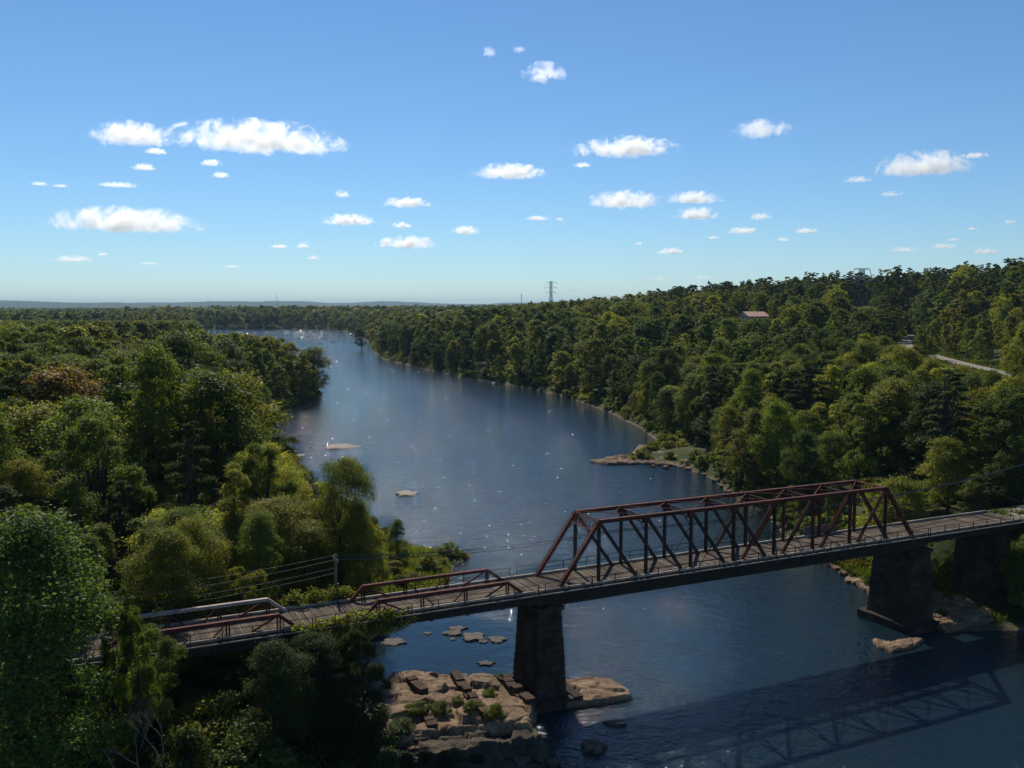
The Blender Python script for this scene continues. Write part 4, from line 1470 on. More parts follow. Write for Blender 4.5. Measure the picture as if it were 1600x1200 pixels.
def crib(label, p0, p1, nb, wd, hh, seed):
    rng = random.Random(seed)
    root = thing('crib_wall', label, 'ruin', (0, 0, 0), 'ruined crib walls on the outcrop')
    a, b = W(*p0, .9), W(*p1, .9)
    d = (b - a) / nb
    for k in range(nb):
        q0 = a + d * (k + .03); q1 = a + d * (k + .97)
        zb_ = min(oc_z(q0[0], q0[1]), oc_z(q1[0], q1[1])) - .25
        zt_ = max(oc_z(q0[0], q0[1]), oc_z(q1[0], q1[1])) + hh * rng.uniform(.6, 1.15)
        off = np.array([rng.uniform(-.08, .08), rng.uniform(-.08, .08), 0])
        q0 = q0 + off; q1 = q1 + off
        q0[2] = q1[2] = (zb_ + zt_) / 2
        q1[2] += rng.uniform(-.06, .06)
        MB().beam(q0, q1, wd * rng.uniform(.85, 1.1), zt_ - zb_).build('stone_block', M_CRIB, root)
    return root


crib('short ruined stone crib wall at the left of the outcrop', (640, 1068), (664, 1088), 4, 1.0, .5, 1)
crib('long ruined stone crib wall down the middle of the outcrop', (709, 1058), (760, 1126), 9, .9, .5, 2)
crib('ruined crib wall stub at the lower left of the outcrop', (660, 1108), (676, 1136), 4, .9, .45, 3)
crib('stone crib wall running along the foot of the tall pier', (783, 1062), (832, 1106), 7, 1.1, .6, 4)
crib('fallen log-like row of blocks along the lower edge of the outcrop', (625, 1160), (700, 1150), 6, .5, .25, 5)

# ================================================================== low growth
def leaf_thing(name, label, cat, centres, rad, per, size, colour, seed, kind=None, parent=None, group=None, up=.5):
    rng = np.random.default_rng(seed)
    cc = np.repeat(np.array(centres, float), per, axis=0)
    rr = np.repeat(np.array(rad, float) * np.ones(len(centres)), per)
    C = cc + rng.normal(size=(len(cc), 3)) * rr[:, None] * np.array([1, 1, .7]) * .5
    Nn = unit(np.array([0, 0, up]) + rng.normal(size=(len(C), 3)) * .7)
    v, f = leaves(rng, C, Nn, size, .4, .66)
    o = link(name, mesh_np(name, v, f, M_LEAF), parent)
    o['leaf_colour'] = [float(q) for q in colour]
    prop(o, label, cat, group, kind)
    return o


# vines over the bridge between the pony trusses
rv = random.Random(4)
cs = []
for i in range(95):
    s = rv.triangular(-25.5, -14.0, -20.5)
    cs.append(P3(s, rv.uniform(-1.2, -.55), ZD + rv.uniform(-1.6, .9) * (1 - abs(s + 20) / 14)))
leaf_thing('vine_tangle', 'green and yellow vines climbing the near railing between the pony trusses', 'vine', cs, .55, 60, .20, OLIVE, 3)
cs = [P3(rv.triangular(-25, -17, -20.5), BW + rv.uniform(.6, 1.6), ZD + rv.uniform(-1.0, 1.0)) for i in range(70)]
leaf_thing('vine_tangle', 'vines on the far railing at the foot of the utility pole', 'vine', cs, .6, 60, .22, OLIVE, 5)

# bare dead tree at the bottom left
rd_ = random.Random(12)
dp = WF(205, 1075, 60)
dz = gz(dp[0], dp[1])
DT = empty('dead_tree', (dp[0], dp[1], dz - .1))
prop(DT, 'leafless pale dead tree with forked bare branches at the bottom left', 'tree')
tk = MB()
br = MB()
hh = dp[2] - dz


def twig(mb, p, d, l, r, depth):
    q = p + d * l
    m = p + d * l * .5 + np.array([rd_.uniform(-.08, .08) * l for _ in range(3)])
    mb.tube([p, m, q], [r, r * .8, r * .55], 5, False)
    if depth:
        for k in range(2 if rd_.random() < .6 else 3):
            dd = d + np.array([rd_.uniform(-.75, .75), rd_.uniform(-.75, .75), rd_.uniform(-.25, .45)])
            dd /= np.linalg.norm(dd)
            twig(mb, q if k else m + (q - m) * .6, dd, l * rd_.uniform(.55, .8), r * .58, depth - 1)


for k in range(3):
    d0 = np.array([(-.32, .1, .42)[k], rd_.uniform(-.2, .2), 1.0]); d0 /= np.linalg.norm(d0)
    base = np.array([(k - 1) * .15, 0, 0])
    tk.tube([base, base + d0 * hh * .3], [.13, .09], 6)
    twig(br, base + d0 * hh * .28, d0, hh * .26, .085, 4)
tk.build('trunk', M_DEAD, DT, True)
br.build('branches', M_DEAD, DT, True)


# grass and reeds
def blades(C, hgt, wdt, rng):
    n = len(C)
    a = rng.uniform(0, 6.28, n)
    side = np.stack([np.cos(a), np.sin(a), np.zeros(n)], 1)
    h = hgt * rng.uniform(.5, 1.3, (n, 1))
    lean = np.stack([rng.normal(size=n) * .28, rng.normal(size=n) * .28, np.ones(n)], 1)
    w = wdt * rng.uniform(.6, 1.3, (n, 1))
    v = np.stack([C - side * w * .3, C + side * w * .3, C + lean * h * .6 + side * w * .5, C + lean * h + side * rng.normal(size=(n, 1)) * .1], 1).reshape(-1, 3)
    return v, np.arange(n * 4).reshape(-1, 4)


def grass(name, label, poly_px, count, hgt, wdt, colour, seed, z0=0.0):
    rng = np.random.default_rng(seed)
    P = np.array(pw(*poly_px))
    lo, hi = P.min(0), P.max(0)
    x = rng.uniform(lo[0], hi[0], count * 3); y = rng.uniform(lo[1], hi[1], count * 3)
    sd, _ = poly_sd(x, y, P)
    patch = fbm(x / 2.5, y / 2.5, seed)
    k = (sd < -.1) & (patch > .40 + rng.uniform(-.12, .12, len(x)))
    x, y = x[k][:count], y[k][:count]
    z = ground(x, y)
    k = z > .05
    C = np.stack([x, y, z - .03], 1)[k]
    v, f = blades(C, hgt, wdt, rng)
    o = link(name, mesh_np(name, v, f, M_LEAF))
    o['leaf_colour'] = [float(q) for q in colour]
    prop(o, label, 'grass', kind='stuff')


GRASS = (0.085, 0.115, 0.022)
STRAW = (0.20, 0.165, 0.060)
spit = [(560, 960), (545, 900), (600, 858), (640, 860), (690, 870), (706, 888), (700, 912), (680, 938), (630, 965)]
grass('spit_grass', 'tall green grass on the spit beyond the pony truss', spit, 16000, .75, .16, GRASS, 61)
grass('spit_reeds', 'yellowed dry grass patches on the spit', spit, 7000, .65, .13, STRAW, 62)
rb = [(1262, 862), (1300, 868), (1400, 880), (1440, 930), (1400, 940), (1372, 930), (1330, 900), (1290, 878)]
grass('bank_grass', 'green grass on the right bank left of the pier', rb, 9000, .75, .15, GRASS, 63)
grass('bank_reeds', 'dry yellow grass along the right shore left of the pier', rb, 6000, .6, .13, STRAW, 64)
rb2 = [(1000, 700), (1030, 684), (1110, 700), (1125, 735), (1160, 775), (1190, 800), (1230, 826), (1225, 800), (1160, 750), (1110, 712), (1050, 690)]
grass('shore_grass', 'yellow-green grass strip along the right shore by the rock spit', rb2, 15000, .8, .24, (0.15, 0.15, 0.045), 65)
rb3 = [(1440, 925), (1600, 925), (1600, 970), (1560, 978), (1500, 950), (1450, 940)]
grass('pier_grass', 'green weeds on the bank between the right piers', rb3, 6000, .6, .14, GRASS, 66)
road_v = [(1420, 560), (1500, 590), (1600, 610), (1600, 560), (1500, 545), (1430, 530)]
rngv = np.random.default_rng(67)
tt = rngv.uniform(0, len(ROAD) - 1.001, 16000); ii = tt.astype(int)
pp = ROAD[ii] + (ROAD[ii + 1] - ROAD[ii]) * (tt - ii)[:, None]
off = rngv.choice((-1, 1), 16000) * rngv.uniform(4.0, 13, 16000)
dd = ROAD[ii + 1] - ROAD[ii]; dd = dd / np.linalg.norm(dd[:, :2], axis=1, keepdims=True)
pp = pp + np.stack([-dd[:, 1], dd[:, 0], np.zeros(16000)], 1) * off[:, None]
pp[:, 2] = ground(pp[:, 0], pp[:, 1])
v, f = blades(pp, 1.0, .6, rngv)
o = link('verge_grass', mesh_np('verge_grass', v, f, M_LEAF)); o['leaf_colour'] = [.075, .10, .022]
prop(o, 'rough green verge grass beside the hillside road', 'grass', kind='stuff')

# undergrowth: uncountable bushes at the water line and wood edge
scol = bpy.data.collections.new('shrub_kinds')
SK = {}
for lod in (1, 2):
    SK[lod] = []
    for (trunk, crown, H0, R0) in PROTO[('shrub', lod)]:
        o = bpy.data.objects.new('bush_%03d' % len(scol.objects), crown)
        scol.objects.link(o); SK[lod].append(len(scol.objects) - 1)


def undergrowth(name, label, right_side):
    rng = np.random.default_rng(71 + right_side)
    pts, rots, scls, ids, cols = [], [], [], [], []
    for (y0, y1, st, ms) in ((50, 330, 2.3, 9), (330, 900, 3.6, 7), (900, 1750, 7.0, 9)):
        P, r2 = scatter(y0, y1, st, 80 + int(y0) + right_side, 10)
        x, y = P[:, 0], P[:, 1]
        sd, side = poly_sd(x, y)
        k = (sd > .25) & (sd < ms) & ((side > 0) == right_side)
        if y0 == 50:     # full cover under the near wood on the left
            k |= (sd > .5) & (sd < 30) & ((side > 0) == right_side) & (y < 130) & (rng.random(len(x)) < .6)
        s, n = to_bridge(x, y)
        k &= ~((np.abs(n - BW / 2) < 5) & ((s > 66) | (s < -42)))
        q = W(650, 885)
        k &= ~((np.hypot(x - q[0], (y - q[1]) * .8) < 19) & (x > q[0] - 12) & (rng.random(len(x)) < .85))
        px, py = PX(x, y, 1.0)
        k &= ~((px > 1262) & (px < 1440) & (py > 855) & (py < 945) & (rng.random(len(x)) < .85))
        k &= ~((px > 900) & (px < 1085) & (py > 698) & (py < 742) & (rng.random(len(x)) < .7))
        k &= ~((px > 1435) & (py > 880) & (rng.random(len(x)) < .93))
        k &= ~((px > 990) & (px < 1240) & (py > 690) & (py < 850) & (sd < 1.0))
        x, y, sd = x[k], y[k], sd[k]
        z = ground(x, y)
        for i in range(len(x)):
            h = rng.uniform(1.1, 3.3) * (1.5 if y[i] > 330 else 1) * (.6 if sd[i] < 1.2 else 1)
            pts.append((x[i], y[i], z[i] - .25)); rots.append((0, 0, rng.uniform(0, 6.28)))
            w = h / 3.0 * rng.uniform(.8, 1.25)
            scls.append((w, w, h / 3.0)); ids.append(SK[1 if y[i] < 260 else 2][int(rng.integers(3))])
            cols.append((DARK, MID, MID, OLIVE, YELLOW)[int(rng.integers(5))] if right_side or y[i] > 88 else (SHADE_GREEN, SHADE_GREEN, DARK)[int(rng.integers(3))])  # near left bushes carry the bridge shade in their leaf colour
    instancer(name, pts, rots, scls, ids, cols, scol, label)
    print(name, len(pts))


undergrowth('left_undergrowth', 'tangled low bushes along the left bank', False)
undergrowth('right_undergrowth', 'tangled low bushes along the right bank', True)

# bushes rooted in the outcrop and on the spit
for px, py, h, r, c, lab in ((688, 1112, 1.3, 1.2, MID, 'green bush between the crib walls at the outcrop centre'), (652, 1118, 1.1, 1.2, MID, 'green bush at the lower left of the outcrop'), (765, 1085, 1.0, .9, MID, 'small bush on the outcrop left of the tall pier'),
                             (772, 1122, 1.5, 1.3, MID, 'bush at the lower right of the outcrop by the pier'), (738, 1118, 1.3, 1.0, MID, 'bush beside the long crib wall'), (786, 1064, .9, .7, MID, 'tiny bush on top of the crib wall by the pier'),
                             (612, 1178, 1.6, 1.8, SHADE_GREEN, 'very dark bush at the bottom edge below the outcrop left corner'), (655, 1180, 1.3, 1.6, SHADE_GREEN, 'very dark bush on the rocky shelf, second from left'), (702, 1176, 1.2, 1.5, SHADE_GREEN, 'very dark bush on the rocky shelf below the long crib wall'),
                             (748, 1178, 1.0, 1.3, SHADE_GREEN, 'very dark low bush on the rocky shelf nearest the tall pier'), (680, 1198, 1.3, 1.7, SHADE_GREEN, 'very dark bush cut by the bottom edge below the outcrop'),
                             (628, 1140, 1.3, 1.5, DARK, 'dark bush at the outcrop left corner'), (715, 1098, .7, .6, OLIVE, 'little olive tuft on the long crib wall')):
    p = W(px, py, .9)
    put_tree('shrub', p[0], p[1], h, r, c, label=lab, z=oc_z(p[0], p[1]) - .1, lod=0)
for px, py, h, r, c, lab in ((668, 893, 1.8, 2.0, MID, 'round green bush in the middle of the grassy spit'), (690, 882, 1.5, 1.6, MID, 'green bush near the right tip of the spit'), (630, 872, 1.5, 1.5, MID, 'green bush under the lone spit tree'),
                             (610, 900, 2.2, 2.0, OLIVE, 'olive bush at the left of the spit'), (648, 912, 1.6, 1.8, DARK, 'dark bush at the near side of the spit')):
    p = W(px, py, .8)
    put_tree('shrub', p[0], p[1], h, r, c, label=lab, lod=0)


# ================================================================== poles, pylons, wires, house
def wire(name, label, a, b, sag, rad, mat, group, n=18):
    a = np.array(a, float); b = np.array(b, float)
    pts = [a + (b - a) * t - np.array([0, 0, sag * 4 * t * (1 - t)]) for t in np.linspace(0, 1, n)]
    o = MB().tube(pts, rad, 5).build(name, mat)
    prop(o, label, 'wire', group)
    return o


pp = P3(-20.4, 7.0, 0)
# move along the bridge until the pole projects to its pixel column
best = min(np.linspace(-26, -14, 241), key=lambda s: abs(PX(*P3(s, 7.0, 12))[0] - 525))
pp = P3(best, 7.0, 0)
pz = gz(pp[0], pp[1])
ptop = WF(525, 866, pp[1])[2]
UPo = empty('utility_pole', (pp[0], pp[1], pz))
prop(UPo, 'slender grey timber utility pole behind the joint of the pony trusses', 'utility pole')
MB().tube([(0, 0, -.5), (0, 0, ptop - pz)], [.17, .11], 9).build('shaft', M_POLE, UPo, True)
cr = MB(); cr.beam((-.9 * AN[0], -.9 * AN[1], ptop - pz - .55), (.9 * AN[0], .9 * AN[1], ptop - pz - .55), .10, .12); cr.build('crossarm', M_POLE, UPo)
for e in (-.75, .75):
    MB().tube([(AN[0] * e, AN[1] * e, ptop - pz - .49), (AN[0] * e, AN[1] * e, ptop - pz - .30)], .05, 6).build('insulator', M_GALV, UPo)
PT = np.array([pp[0], pp[1], ptop])
ZW = 15.0
for k, (e, dz_) in enumerate(((-.75, -.3), (.75, -.3))):
    wire('cable', ('nearer', 'farther')[k] + ' dark cable from the utility pole to the through truss', PT + AN * e + UP * dz_, P3(2 * PANEL, BW + .45 + k * .25, ZW + .12 * k), .7, .045, M_WIRE, 'cables strung along the bridge')
    wire('cable', ('nearer', 'farther')[k] + ' dark cable running along the far side of the through truss', P3(2 * PANEL, BW + .45 + k * .25, ZW + .12 * k), P3(8 * PANEL, BW + .45 + k * .25, ZW + .12 * k), .35, .045, M_WIRE, 'cables strung along the bridge')
    wire('cable', ('nearer', 'farther')[k] + ' dark cable leaving the truss over the right bank', P3(8 * PANEL, BW + .45 + k * .25, ZW + .12 * k), P3(100, BW + 8, ZW + 2.5), 1.0, .045, M_WIRE, 'cables strung along the bridge')
for k, (e, dz_, zz) in enumerate(((-.75, -.3, 14.9), (.75, -.3, 15.5), (0, -1.3, 13.9), (0, -1.8, 13.4))):
    wire('pole_wire', ('lower bright', 'uppermost', 'thin third', 'lowest thin')[k] + ' wire running left from the utility pole over the left pony truss', PT + AN * e + UP * dz_, P3(-58, 7.0 + e, zz), 1.0, .007, M_WIRE2, 'wires left of the utility pole')
for s in (2, 8):
    MB().beam(P3(s * PANEL, BW + .1, ZW - .1), P3(s * PANEL, BW + .85, ZW - .1), .07, .07).build('cable_bracket', M_STEEL, TT)


def lattice_tower(root, H, hb, hw, waist, seed, mat, th=1.3):
    """four legs with bracing up to the waist, then straight"""
    def half(z): return hb + (hw - hb) * min(1, z / waist)
    lv = [0]
    while lv[-1] < H - 1:
        lv.append(min(H, lv[-1] + max(2.2, half(lv[-1]) * 1.7)))
    for sx, sy in ((1, 1), (1, -1), (-1, -1), (-1, 1)):
        mb = MB()
        mb.tube([(sx * half(z), sy * half(z), z - (.6 if z == 0 else 0)) for z in lv], .15 * th, 5)
        mb.build('leg', mat, root)
    for face in range(4):
        mb = MB()
        for z0, z1 in zip(lv[:-1], lv[1:]):
            a, b = half(z0), half(z1)
            c = [((-a, -a), (a, -a)), ((a, -a), (a, a)), ((a, a), (-a, a)), ((-a, a), (-a, -a))][face]
            d = [((-b, -b), (b, -b)), ((b, -b), (b, b)), ((b, b), (-b, b)), ((-b, b), (-b, -b))][face]
            mb.tube([(*c[0], z0), (*d[1], z1)], .07 * th, 4); mb.tube([(*c[1], z0), (*d[0], z1)], .07 * th, 4); mb.tube([(*d[0], z1), (*d[1], z1)], .06 * th, 4)
        mb.build('bracing', mat, root)


p1 = WF(1347, 420, 720)
z1 = gz(p1[0], p1[1])
H1 = p1[2] - z1
PY1 = empty('transmission_tower', (p1[0], p1[1], z1), .1)
prop(PY1, 'flat-topped steel lattice transmission tower on the right hillside', 'pylon', 'lattice transmission towers')
lattice_tower(PY1, H1, 4.2, 1.5, H1 * .72, 1, M_GALV, 1.9)
for hh_, wd_ in ((H1, 6.0), (H1 - 6.2, 8.2)):
    MB().lattice((-wd_, 0, hh_), (wd_, 0, hh_), .8, .26, 10, UP, .4).build('crossarm', M_GALV, PY1)
for sg in (-1, 1):
    MB().tube([(sg * 6.0, 0, H1), (sg * 8.2, 0, H1 - 6.2)], .26, 5).build('side_frame', M_GALV, PY1)
    MB().tube([(sg * 1.5, 0, H1 - 11), (sg * 8.2, 0, H1 - 6.4)], .2, 5).build('strut', M_GALV, PY1)
for sx in (-7.6, 0.0, 7.6):
    MB().tube([(sx, 0, H1 - 6.5), (sx, 0, H1 - 8.6)], .12, 6).build('insulator', M_GALV, PY1)

p2 = WF(861, 439, 950)
z2 = gz(p2[0], p2[1])
H2 = p2[2] - z2
PY2 = empty('transmission_tower', (p2[0], p2[1], z2), .25)
prop(PY2, 'tall three-armed lattice transmission tower on the horizon above the river', 'pylon', 'lattice transmission towers')
lattice_tower(PY2, H2, 4.0, 1.0, H2 * .7, 2, M_GALV)
for k in range(3):
    zz = H2 - 1.5 - k * 5.2
    for sg in (-1, 1):
        mb = MB()
        mb.tube([(sg * .9, 0, zz + 1.1), (sg * (5.6 + (k == 1) * .9), 0, zz)], .11, 5)
        mb.tube([(sg * .9, 0, zz - .5), (sg * (5.6 + (k == 1) * .9), 0, zz)], .11, 5)
        mb.build('crossarm', M_GALV, PY2)
        MB().tube([(sg * (5.5 + (k == 1) * .9), 0, zz), (sg * (5.5 + (k == 1) * .9), 0, zz - 1.8)], .10, 6).build('insulator', M_GALV, PY2)
for k, sx in enumerate((-7.6, 0.0, 7.6)):
    a = np.array([p1[0] + sx, p1[1], z1 + H1 - 8.6])
    b = np.array([p2[0] + (-5.5, 5.5, -6.4)[k], p2[1], z2 + H2 - (3.3, 3.3, 8.5)[k]])
    wire('power_line', ('left', 'middle', 'right')[k] + ' bright power line sagging between the two lattice towers', a, b, 17, .13, M_BRIGHTWIRE, 'power lines between the towers', 40)
    wire('power_line', ('lowest', 'middle', 'highest')[k] + ' power line running off the flat-topped tower to the right edge', a, np.array([560 + sx, 520 - 30 * k, 55 + 7 * k]), 9, .11, M_BRIGHTWIRE, 'power lines right of the flat-topped tower', 30)

# house among the trees
hp = WF(1177, 487, 560)
hz = gz(hp[0], hp[1])
HS = empty('house', (hp[0], hp[1], hz), .35)
prop(HS, 'small pale house with an orange-tan gable roof among the hillside trees', 'house')
hw, hd = 7.0, 5.5
ridge = max(hp[2] - hz, 5.5)
hh_ = ridge - 2.6
MB().box(-hw, hw, -hd, hd, -1.5, hh_).build('wall', M_WALL, HS)
v = [(-hw, -hd, hh_), (-hw, hd, hh_), (-hw, 0, ridge - .15), (hw, -hd, hh_), (hw, hd, hh_), (hw, 0, ridge - .15)]
mesh_g = mesh_np('gable', v, [(0, 2, 1), (3, 4, 5), (0, 1, 4, 3)], M_WALL); link('gable', mesh_g, HS)
rf = MB()
rf.beam((-hw - .5, -hd / 2 - .3, (hh_ + ridge) / 2 - .1), (hw + .5, -hd / 2 - .3, (hh_ + ridge) / 2 - .1), math.hypot(hd + .6, ridge - hh_), .18, (0, -(ridge - hh_), hd))
rf.beam((-hw - .5, hd / 2 + .3, (hh_ + ridge) / 2 - .1), (hw + .5, hd / 2 + .3, (hh_ + ridge) / 2 - .1), math.hypot(hd + .6, ridge - hh_), .18, (0, (ridge - hh_), hd))
ro = rf.build('roof', M_ROOF, HS)
MB().box(2.2, 3.1, .4, 1.2, ridge - 1.5, ridge + .9).build('chimney', M_ROOF, ro)
for wxx in (-4, -1.2, 3.8):
    w = MB().box(wxx - .55, wxx + .55, -hd - .06, -hd + .02, hh_ - 1.9, hh_ - .6).build('window', M_PALE, HS)
    MB().box(wxx - .45, wxx + .45, -hd - .09, -hd - .065, hh_ - 1.8, hh_ - .7).build('pane', M_PANE, w)
MB().box(.8, 1.8, -hd - .06, -hd + .02, 0, 2.1).build('door', M_PALE, HS)

# lamp by the road and far masts
lpz = WF(1392, 508, 430)
lg = gz(lpz[0], lpz[1])
SL = empty('street_lamp', (lpz[0], lpz[1], lg))
prop(SL, 'street lamp with a long pale arm in the dark gap beside the road bend', 'street lamp')
MB().tube([(0, 0, -.4), (0, 0, lpz[2] - lg)], [.14, .09], 7).build('shaft', M_GALV, SL)
MB().tube([(0, 0, lpz[2] - lg - .1), (-2.4, 0, lpz[2] - lg + .15)], .06, 6).build('arm', M_GALV, SL)
MB().box(-3.2, -2.3, -.2, .2, lpz[2] - lg + .05, lpz[2] - lg + .25).build('lamp_head', M_GALV, SL)
for px, pt, fwd, lab in ((325, 463, 6500, 'faint thin radio mast on the far horizon, left one of two'), (432, 459, 6000, 'faint thin radio mast on the far horizon, right one of two')):
    q = WF(px, pt, fwd); gq = gz(q[0], q[1])
    e = empty('radio_mast', (q[0], q[1], gq)); prop(e, lab, 'mast', 'radio masts on the horizon')
    MB().tube([(0, 0, -1), (0, 0, q[2] - gq)], [1.1, .7], 6).build('shaft', M_GALV, e)
    for zz in (.35, .7): MB().box(-2, 2, -2, 2, (q[2] - gq) * zz, (q[2] - gq) * zz + 3).build('antenna_ring', M_GALV, e)
q = WF(815, 459, 760); gq = gz(q[0], q[1])
e = empty('steel_pole', (q[0], q[1], gq)); prop(e, 'plain thin pole rising from the trees left of the three-armed tower', 'pole')
MB().tube([(0, 0, -.5), (0, 0, q[2] - gq)], [.35, .2], 7).build('shaft', M_GALV, e)
MB().box(-.6, .6, -.15, .15, q[2] - gq - .8, q[2] - gq - .5).build('bracket', M_GALV, e)


# ================================================================== labels for the trees of the wood
MARKS = [('the bridge left end', 60, 1000), ('the left pony truss', 320, 960), ('the utility pole', 525, 880), ('the grassy spit', 650, 880), ('the mid-river rock bar', 536, 698), ('the left bank tip', 495, 600),
         ('the lone river tree', 565, 535), ('the far rapids', 450, 520), ('the rock spit', 1010, 715), ('the truss left portal', 920, 800), ('the truss right end', 1400, 790), ('the right pier', 1410, 920),
         ('the hillside road', 1500, 568), ('the road bend', 1415, 535), ('the flat-topped tower', 1347, 450), ('the small house', 1178, 495), ('the three-armed tower', 861, 455), ('the left skyline', 20, 490),
         ('the right picture edge', 1590, 680), ('the left picture edge', 10, 640), ('the rusty yellow shore tree', 1213, 640), ('the dark upright tree', 424, 700)]


def place_words(px, py):
    nm, mx_, my_ = min(MARKS, key=lambda m: (m[1] - px) ** 2 + (m[2] - py) ** 2)
    dx, dy = px - mx_, py - my_
    d = math.hypot(dx, dy)
    far = 'just ' if d < 45 else ('well ' if d > 130 else '')
    if abs(dx) > 1.6 * abs(dy): w = 'left of' if dx < 0 else 'right of'
    elif abs(dy) > 1.6 * abs(dx): w = 'above' if dy < 0 else 'below'
    else: w = ('above left of' if dx < 0 else 'above right of') if dy < 0 else ('below left of' if dx < 0 else 'below right of')
    return far + w + ' ' + nm


bucket = {}
for t in TREES:
    e, px, py, size, colour, form, lab, grp = t
    if lab:
        prop(e, lab, 'shrub' if form == 'shrub' else 'tree', grp)
        continue
    py_c = py + size * .35
    sz = 'large ' if size > 210 else ('small ' if size < 85 else '')
    base = '%s%s %s %s' % (sz, COLNAME[colour], (FORMWORD[form] + ' tree') if form != 'pine' else 'pine', place_words(px, py_c))
    bucket.setdefault(base, []).append((px, e, grp))
CNT = 'one two three four five six seven eight nine ten eleven twelve thirteen fourteen fifteen'.split()
for base, lst in bucket.items():
    lst.sort(key=lambda q: q[0])
    for k, (px, e, grp) in enumerate(lst):
        lab = base
        if len(lst) > 1:
            lab = base + (', leftmost of %s' % CNT[len(lst) - 1] if k == 0 else ', rightmost of %s' % CNT[len(lst) - 1] if k == len(lst) - 1 else ', %s from left' % ORD[k])
        prop(e, lab, 'tree', grp)


# ================================================================== clouds
def cloud_material():
    m, ns, ls = new_mat('cloud')
    out = N(ns, 'OutputMaterial')
    tc = N(ns, 'TexCoord')
    at = N(ns, 'Attribute'); at.attribute_type = 'OBJECT'; at.attribute_name = 'cloud_shape'     # x,y aspect and extinction
    oi = N(ns, 'ObjectInfo')
    sp = N(ns, 'SeparateXYZ'); ls.new(at.outputs['Vector'], sp.inputs[0])
    so = N(ns, 'SeparateXYZ'); ls.new(tc.outputs['Object'], so.inputs[0])
    cx = N(ns, 'CombineXYZ')
    m1 = N(ns, 'Math', operation='MULTIPLY'); ls.new(so.outputs['X'], m1.inputs[0]); ls.new(sp.outputs['X'], m1.inputs[1]); ls.new(m1.outputs[0], cx.inputs['X'])
    m2 = N(ns, 'Math', operation='MULTIPLY'); ls.new(so.outputs['Y'], m2.inputs[0]); ls.new(sp.outputs['Y'], m2.inputs[1]); ls.new(m2.outputs[0], cx.inputs['Y'])
    ls.new(so.outputs['Z'], cx.inputs['Z'])
    rs = N(ns, 'Math', operation='MULTIPLY'); rs.inputs[1].default_value = 91.0
    ls.new(oi.outputs['Random'], rs.inputs[0])
    cr_ = N(ns, 'CombineXYZ'); ls.new(rs.outputs[0], cr_.inputs['X']); ls.new(rs.outputs[0], cr_.inputs['Y'])
    ad = N(ns, 'VectorMath', operation='ADD'); ls.new(cx.outputs[0], ad.inputs[0]); ls.new(cr_.outputs[0], ad.inputs[1])
    no = N(ns, 'TexNoise', Scale=1.15, Detail=9.0, Roughness=0.70, Distortion=0.8)
    ls.new(ad.outputs[0], no.inputs['Vector'])
    # squashed radius: flat below, billowing above
    ln = N(ns, 'VectorMath', operation='LENGTH'); ls.new(tc.outputs['Object'], ln.inputs[0])
    zb = N(ns, 'MapRange'); zb.inputs['From Min'].default_value = -0.55; zb.inputs['From Max'].default_value = -0.15; zb.inputs['To Min'].default_value = 0.75; zb.inputs['To Max'].default_value = 0.0
    ls.new(so.outputs['Z'], zb.inputs['Value'])
    sh = N(ns, 'Math', operation='ADD'); ls.new(ln.outputs['Value'], sh.inputs[0]); ls.new(zb.outputs[0], sh.inputs[1])
    ns_ = N(ns, 'Math', operation='MULTIPLY'); ns_.inputs[1].default_value = 4.7; ls.new(no.outputs['Fac'], ns_.inputs[0])
    df = N(ns, 'Math', operation='SUBTRACT'); ls.new(ns_.outputs[0], df.inputs[0]); ls.new(sh.outputs[0], df.inputs[1])
    mr = N(ns, 'MapRange'); mr.inputs['From Min'].default_value = 1.68; mr.inputs['From Max'].default_value = 2.15
    ls.new(df.outputs[0], mr.inputs['Value'])
    de = N(ns, 'Math', operation='MULTIPLY'); ls.new(mr.outputs[0], de.inputs[0]); ls.new(sp.outputs['Z'], de.inputs[1])
    pv = N(ns, 'VolumePrincipled'); pv.inputs['Color'].default_value = (1, 1, 1, 1); pv.inputs['Anisotropy'].default_value = 0.55
    ls.new(de.outputs[0], pv.inputs['Density'])
    ls.new(pv.outputs[0], out.inputs['Volume'])
    return m


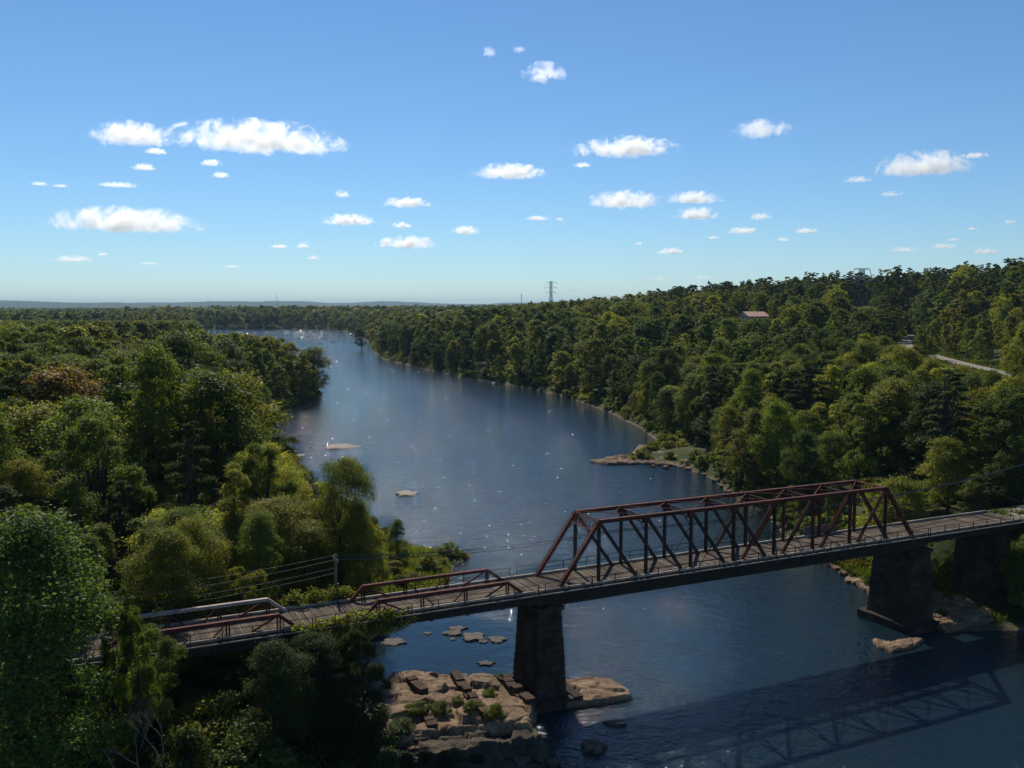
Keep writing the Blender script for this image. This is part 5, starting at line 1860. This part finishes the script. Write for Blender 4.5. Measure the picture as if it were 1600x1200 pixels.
M_CLOUD = cloud_material()
bm = bmesh.new()
bmesh.ops.create_icosphere(bm, subdivisions=3, radius=1.0)
CLOUD_ME = bpy.data.meshes.new('cloud')
bm.to_mesh(CLOUD_ME); bm.free()
CLOUD_ME.materials.append(M_CLOUD)
CLOUDS = [(400, 222, 275, 62, 1), (205, 216, 112, 46, 1), (245, 238, 36, 12, .8), (330, 256, 32, 13, .8), (345, 275, 28, 12, .6), (225, 263, 36, 14, .8), (185, 290, 54, 11, .8), (62, 288, 24, 7, .5), (95, 291, 24, 6, .5),
          (198, 351, 214, 52, 1), (113, 406, 54, 14, .7), (233, 412, 28, 6, .4), (160, 398, 16, 6, .5), (535, 305, 24, 17, .8), (545, 346, 86, 25, 1), (635, 319, 76, 21, 1), (628, 353, 32, 15, .8), (635, 382, 96, 27, 1),
          (728, 362, 50, 18, .9), (437, 386, 28, 9, .7), (473, 385, 22, 14, .7), (490, 404, 20, 11, .6), (362, 417, 24, 6, .5), (795, 272, 126, 31, 1), (840, 342, 40, 10, .8), (875, 343, 14, 6, .6), (978, 235, 162, 41, 1),
          (910, 259, 28, 11, .7), (975, 316, 122, 36, 1), (1085, 312, 90, 25, 1), (1088, 337, 70, 27, 1), (1188, 340, 34, 15, .6), (1160, 362, 50, 14, .9), (1114, 372, 18, 8, .7), (1224, 375, 20, 10, .7), (1259, 362, 36, 11, .9),
          (1048, 394, 46, 14, .9), (997, 381, 15, 6, .6), (1188, 206, 92, 36, .45), (1445, 262, 142, 46, 1), (1522, 244, 40, 12, .6), (1340, 282, 42, 13, .5), (1392, 304, 38, 10, .3), (1410, 391, 42, 10, .6), (1475, 386, 38, 11, .7),
          (1540, 394, 36, 12, .7), (1518, 358, 16, 6, .6), (1491, 375, 18, 7, .6), (1578, 347, 16, 6, .6), (850, 117, 72, 38, .40), (765, 83, 24, 22, .25), (810, 79, 22, 16, .2), (1030, 436, 36, 8, .3), (1098, 434, 38, 8, .3)]
CLB = []
for k, (px, py, w, h, den) in enumerate(CLOUDS):
    d = ray(px, py)
    alt = 1500.0
    t = (alt - CH) / d[2] if d[2] > 0 else 0
    t = min(t, 36000 / d[1])
    c = d * t + np.array([0, 0, CH])
    mpp = t / F * math.sqrt(d[0] ** 2 + 1)
    sx, sz = w / 2 * mpp * 1.06, h / 2 * mpp * 1.1
    sy = min(sx, sz * 2.2)
    o = link('cloud', CLOUD_ME, None, tuple(c))
    o.scale = (sx, sy, sz)
    o.rotation_euler = (0, 0, -math.atan2(d[0], d[1]))
    asp = sx / sz
    o['cloud_shape'] = [float(min(asp, 6.0)), float(sy / sz), float(den * 1.9 / sz)]
    t_ = 'wispy ' if den < .5 else ''
    sz_ = 'large ' if w > 150 else 'mid-sized ' if w > 60 else 'small ' if w > 30 else 'tiny '
    hz_ = 'high in the sky' if py < 180 else 'in the upper row' if py < 300 else 'in the middle band' if py < 365 else 'low over the horizon'
    CLB.append((t_ + sz_ + 'white cloud ' + hz_, px, o))
cb = {}
for b_, px, o in CLB:
    cb.setdefault(b_, []).append((px, o))
for base, lst in cb.items():
    lst.sort(key=lambda q: q[0])
    for k, (px, o) in enumerate(lst):
        prop(o, base + ('' if len(lst) == 1 else ', leftmost of %s' % CNT[len(lst) - 1] if k == 0 else ', rightmost of %s' % CNT[len(lst) - 1] if k == len(lst) - 1 else ', %s from left' % ORD[k]), 'cloud', 'fair weather clouds')

# ================================================================== haze
hm, ns, ls = new_mat('haze')
out = N(ns, 'OutputMaterial')
pv = N(ns, 'VolumePrincipled')
pv.inputs['Color'].default_value = (0.50, 0.76, 1.0, 1)
pv.inputs['Density'].default_value = 4.0e-5
pv.inputs['Anisotropy'].default_value = 0.0
ls.new(pv.outputs[0], out.inputs['Volume'])
hz_o = MB().box(-19000, 19000, -600, 27500, -6, 240).build('haze', hm)
prop(hz_o, kind='stuff')
for o in COL.objects:
    if '_base' in o: del o['_base']
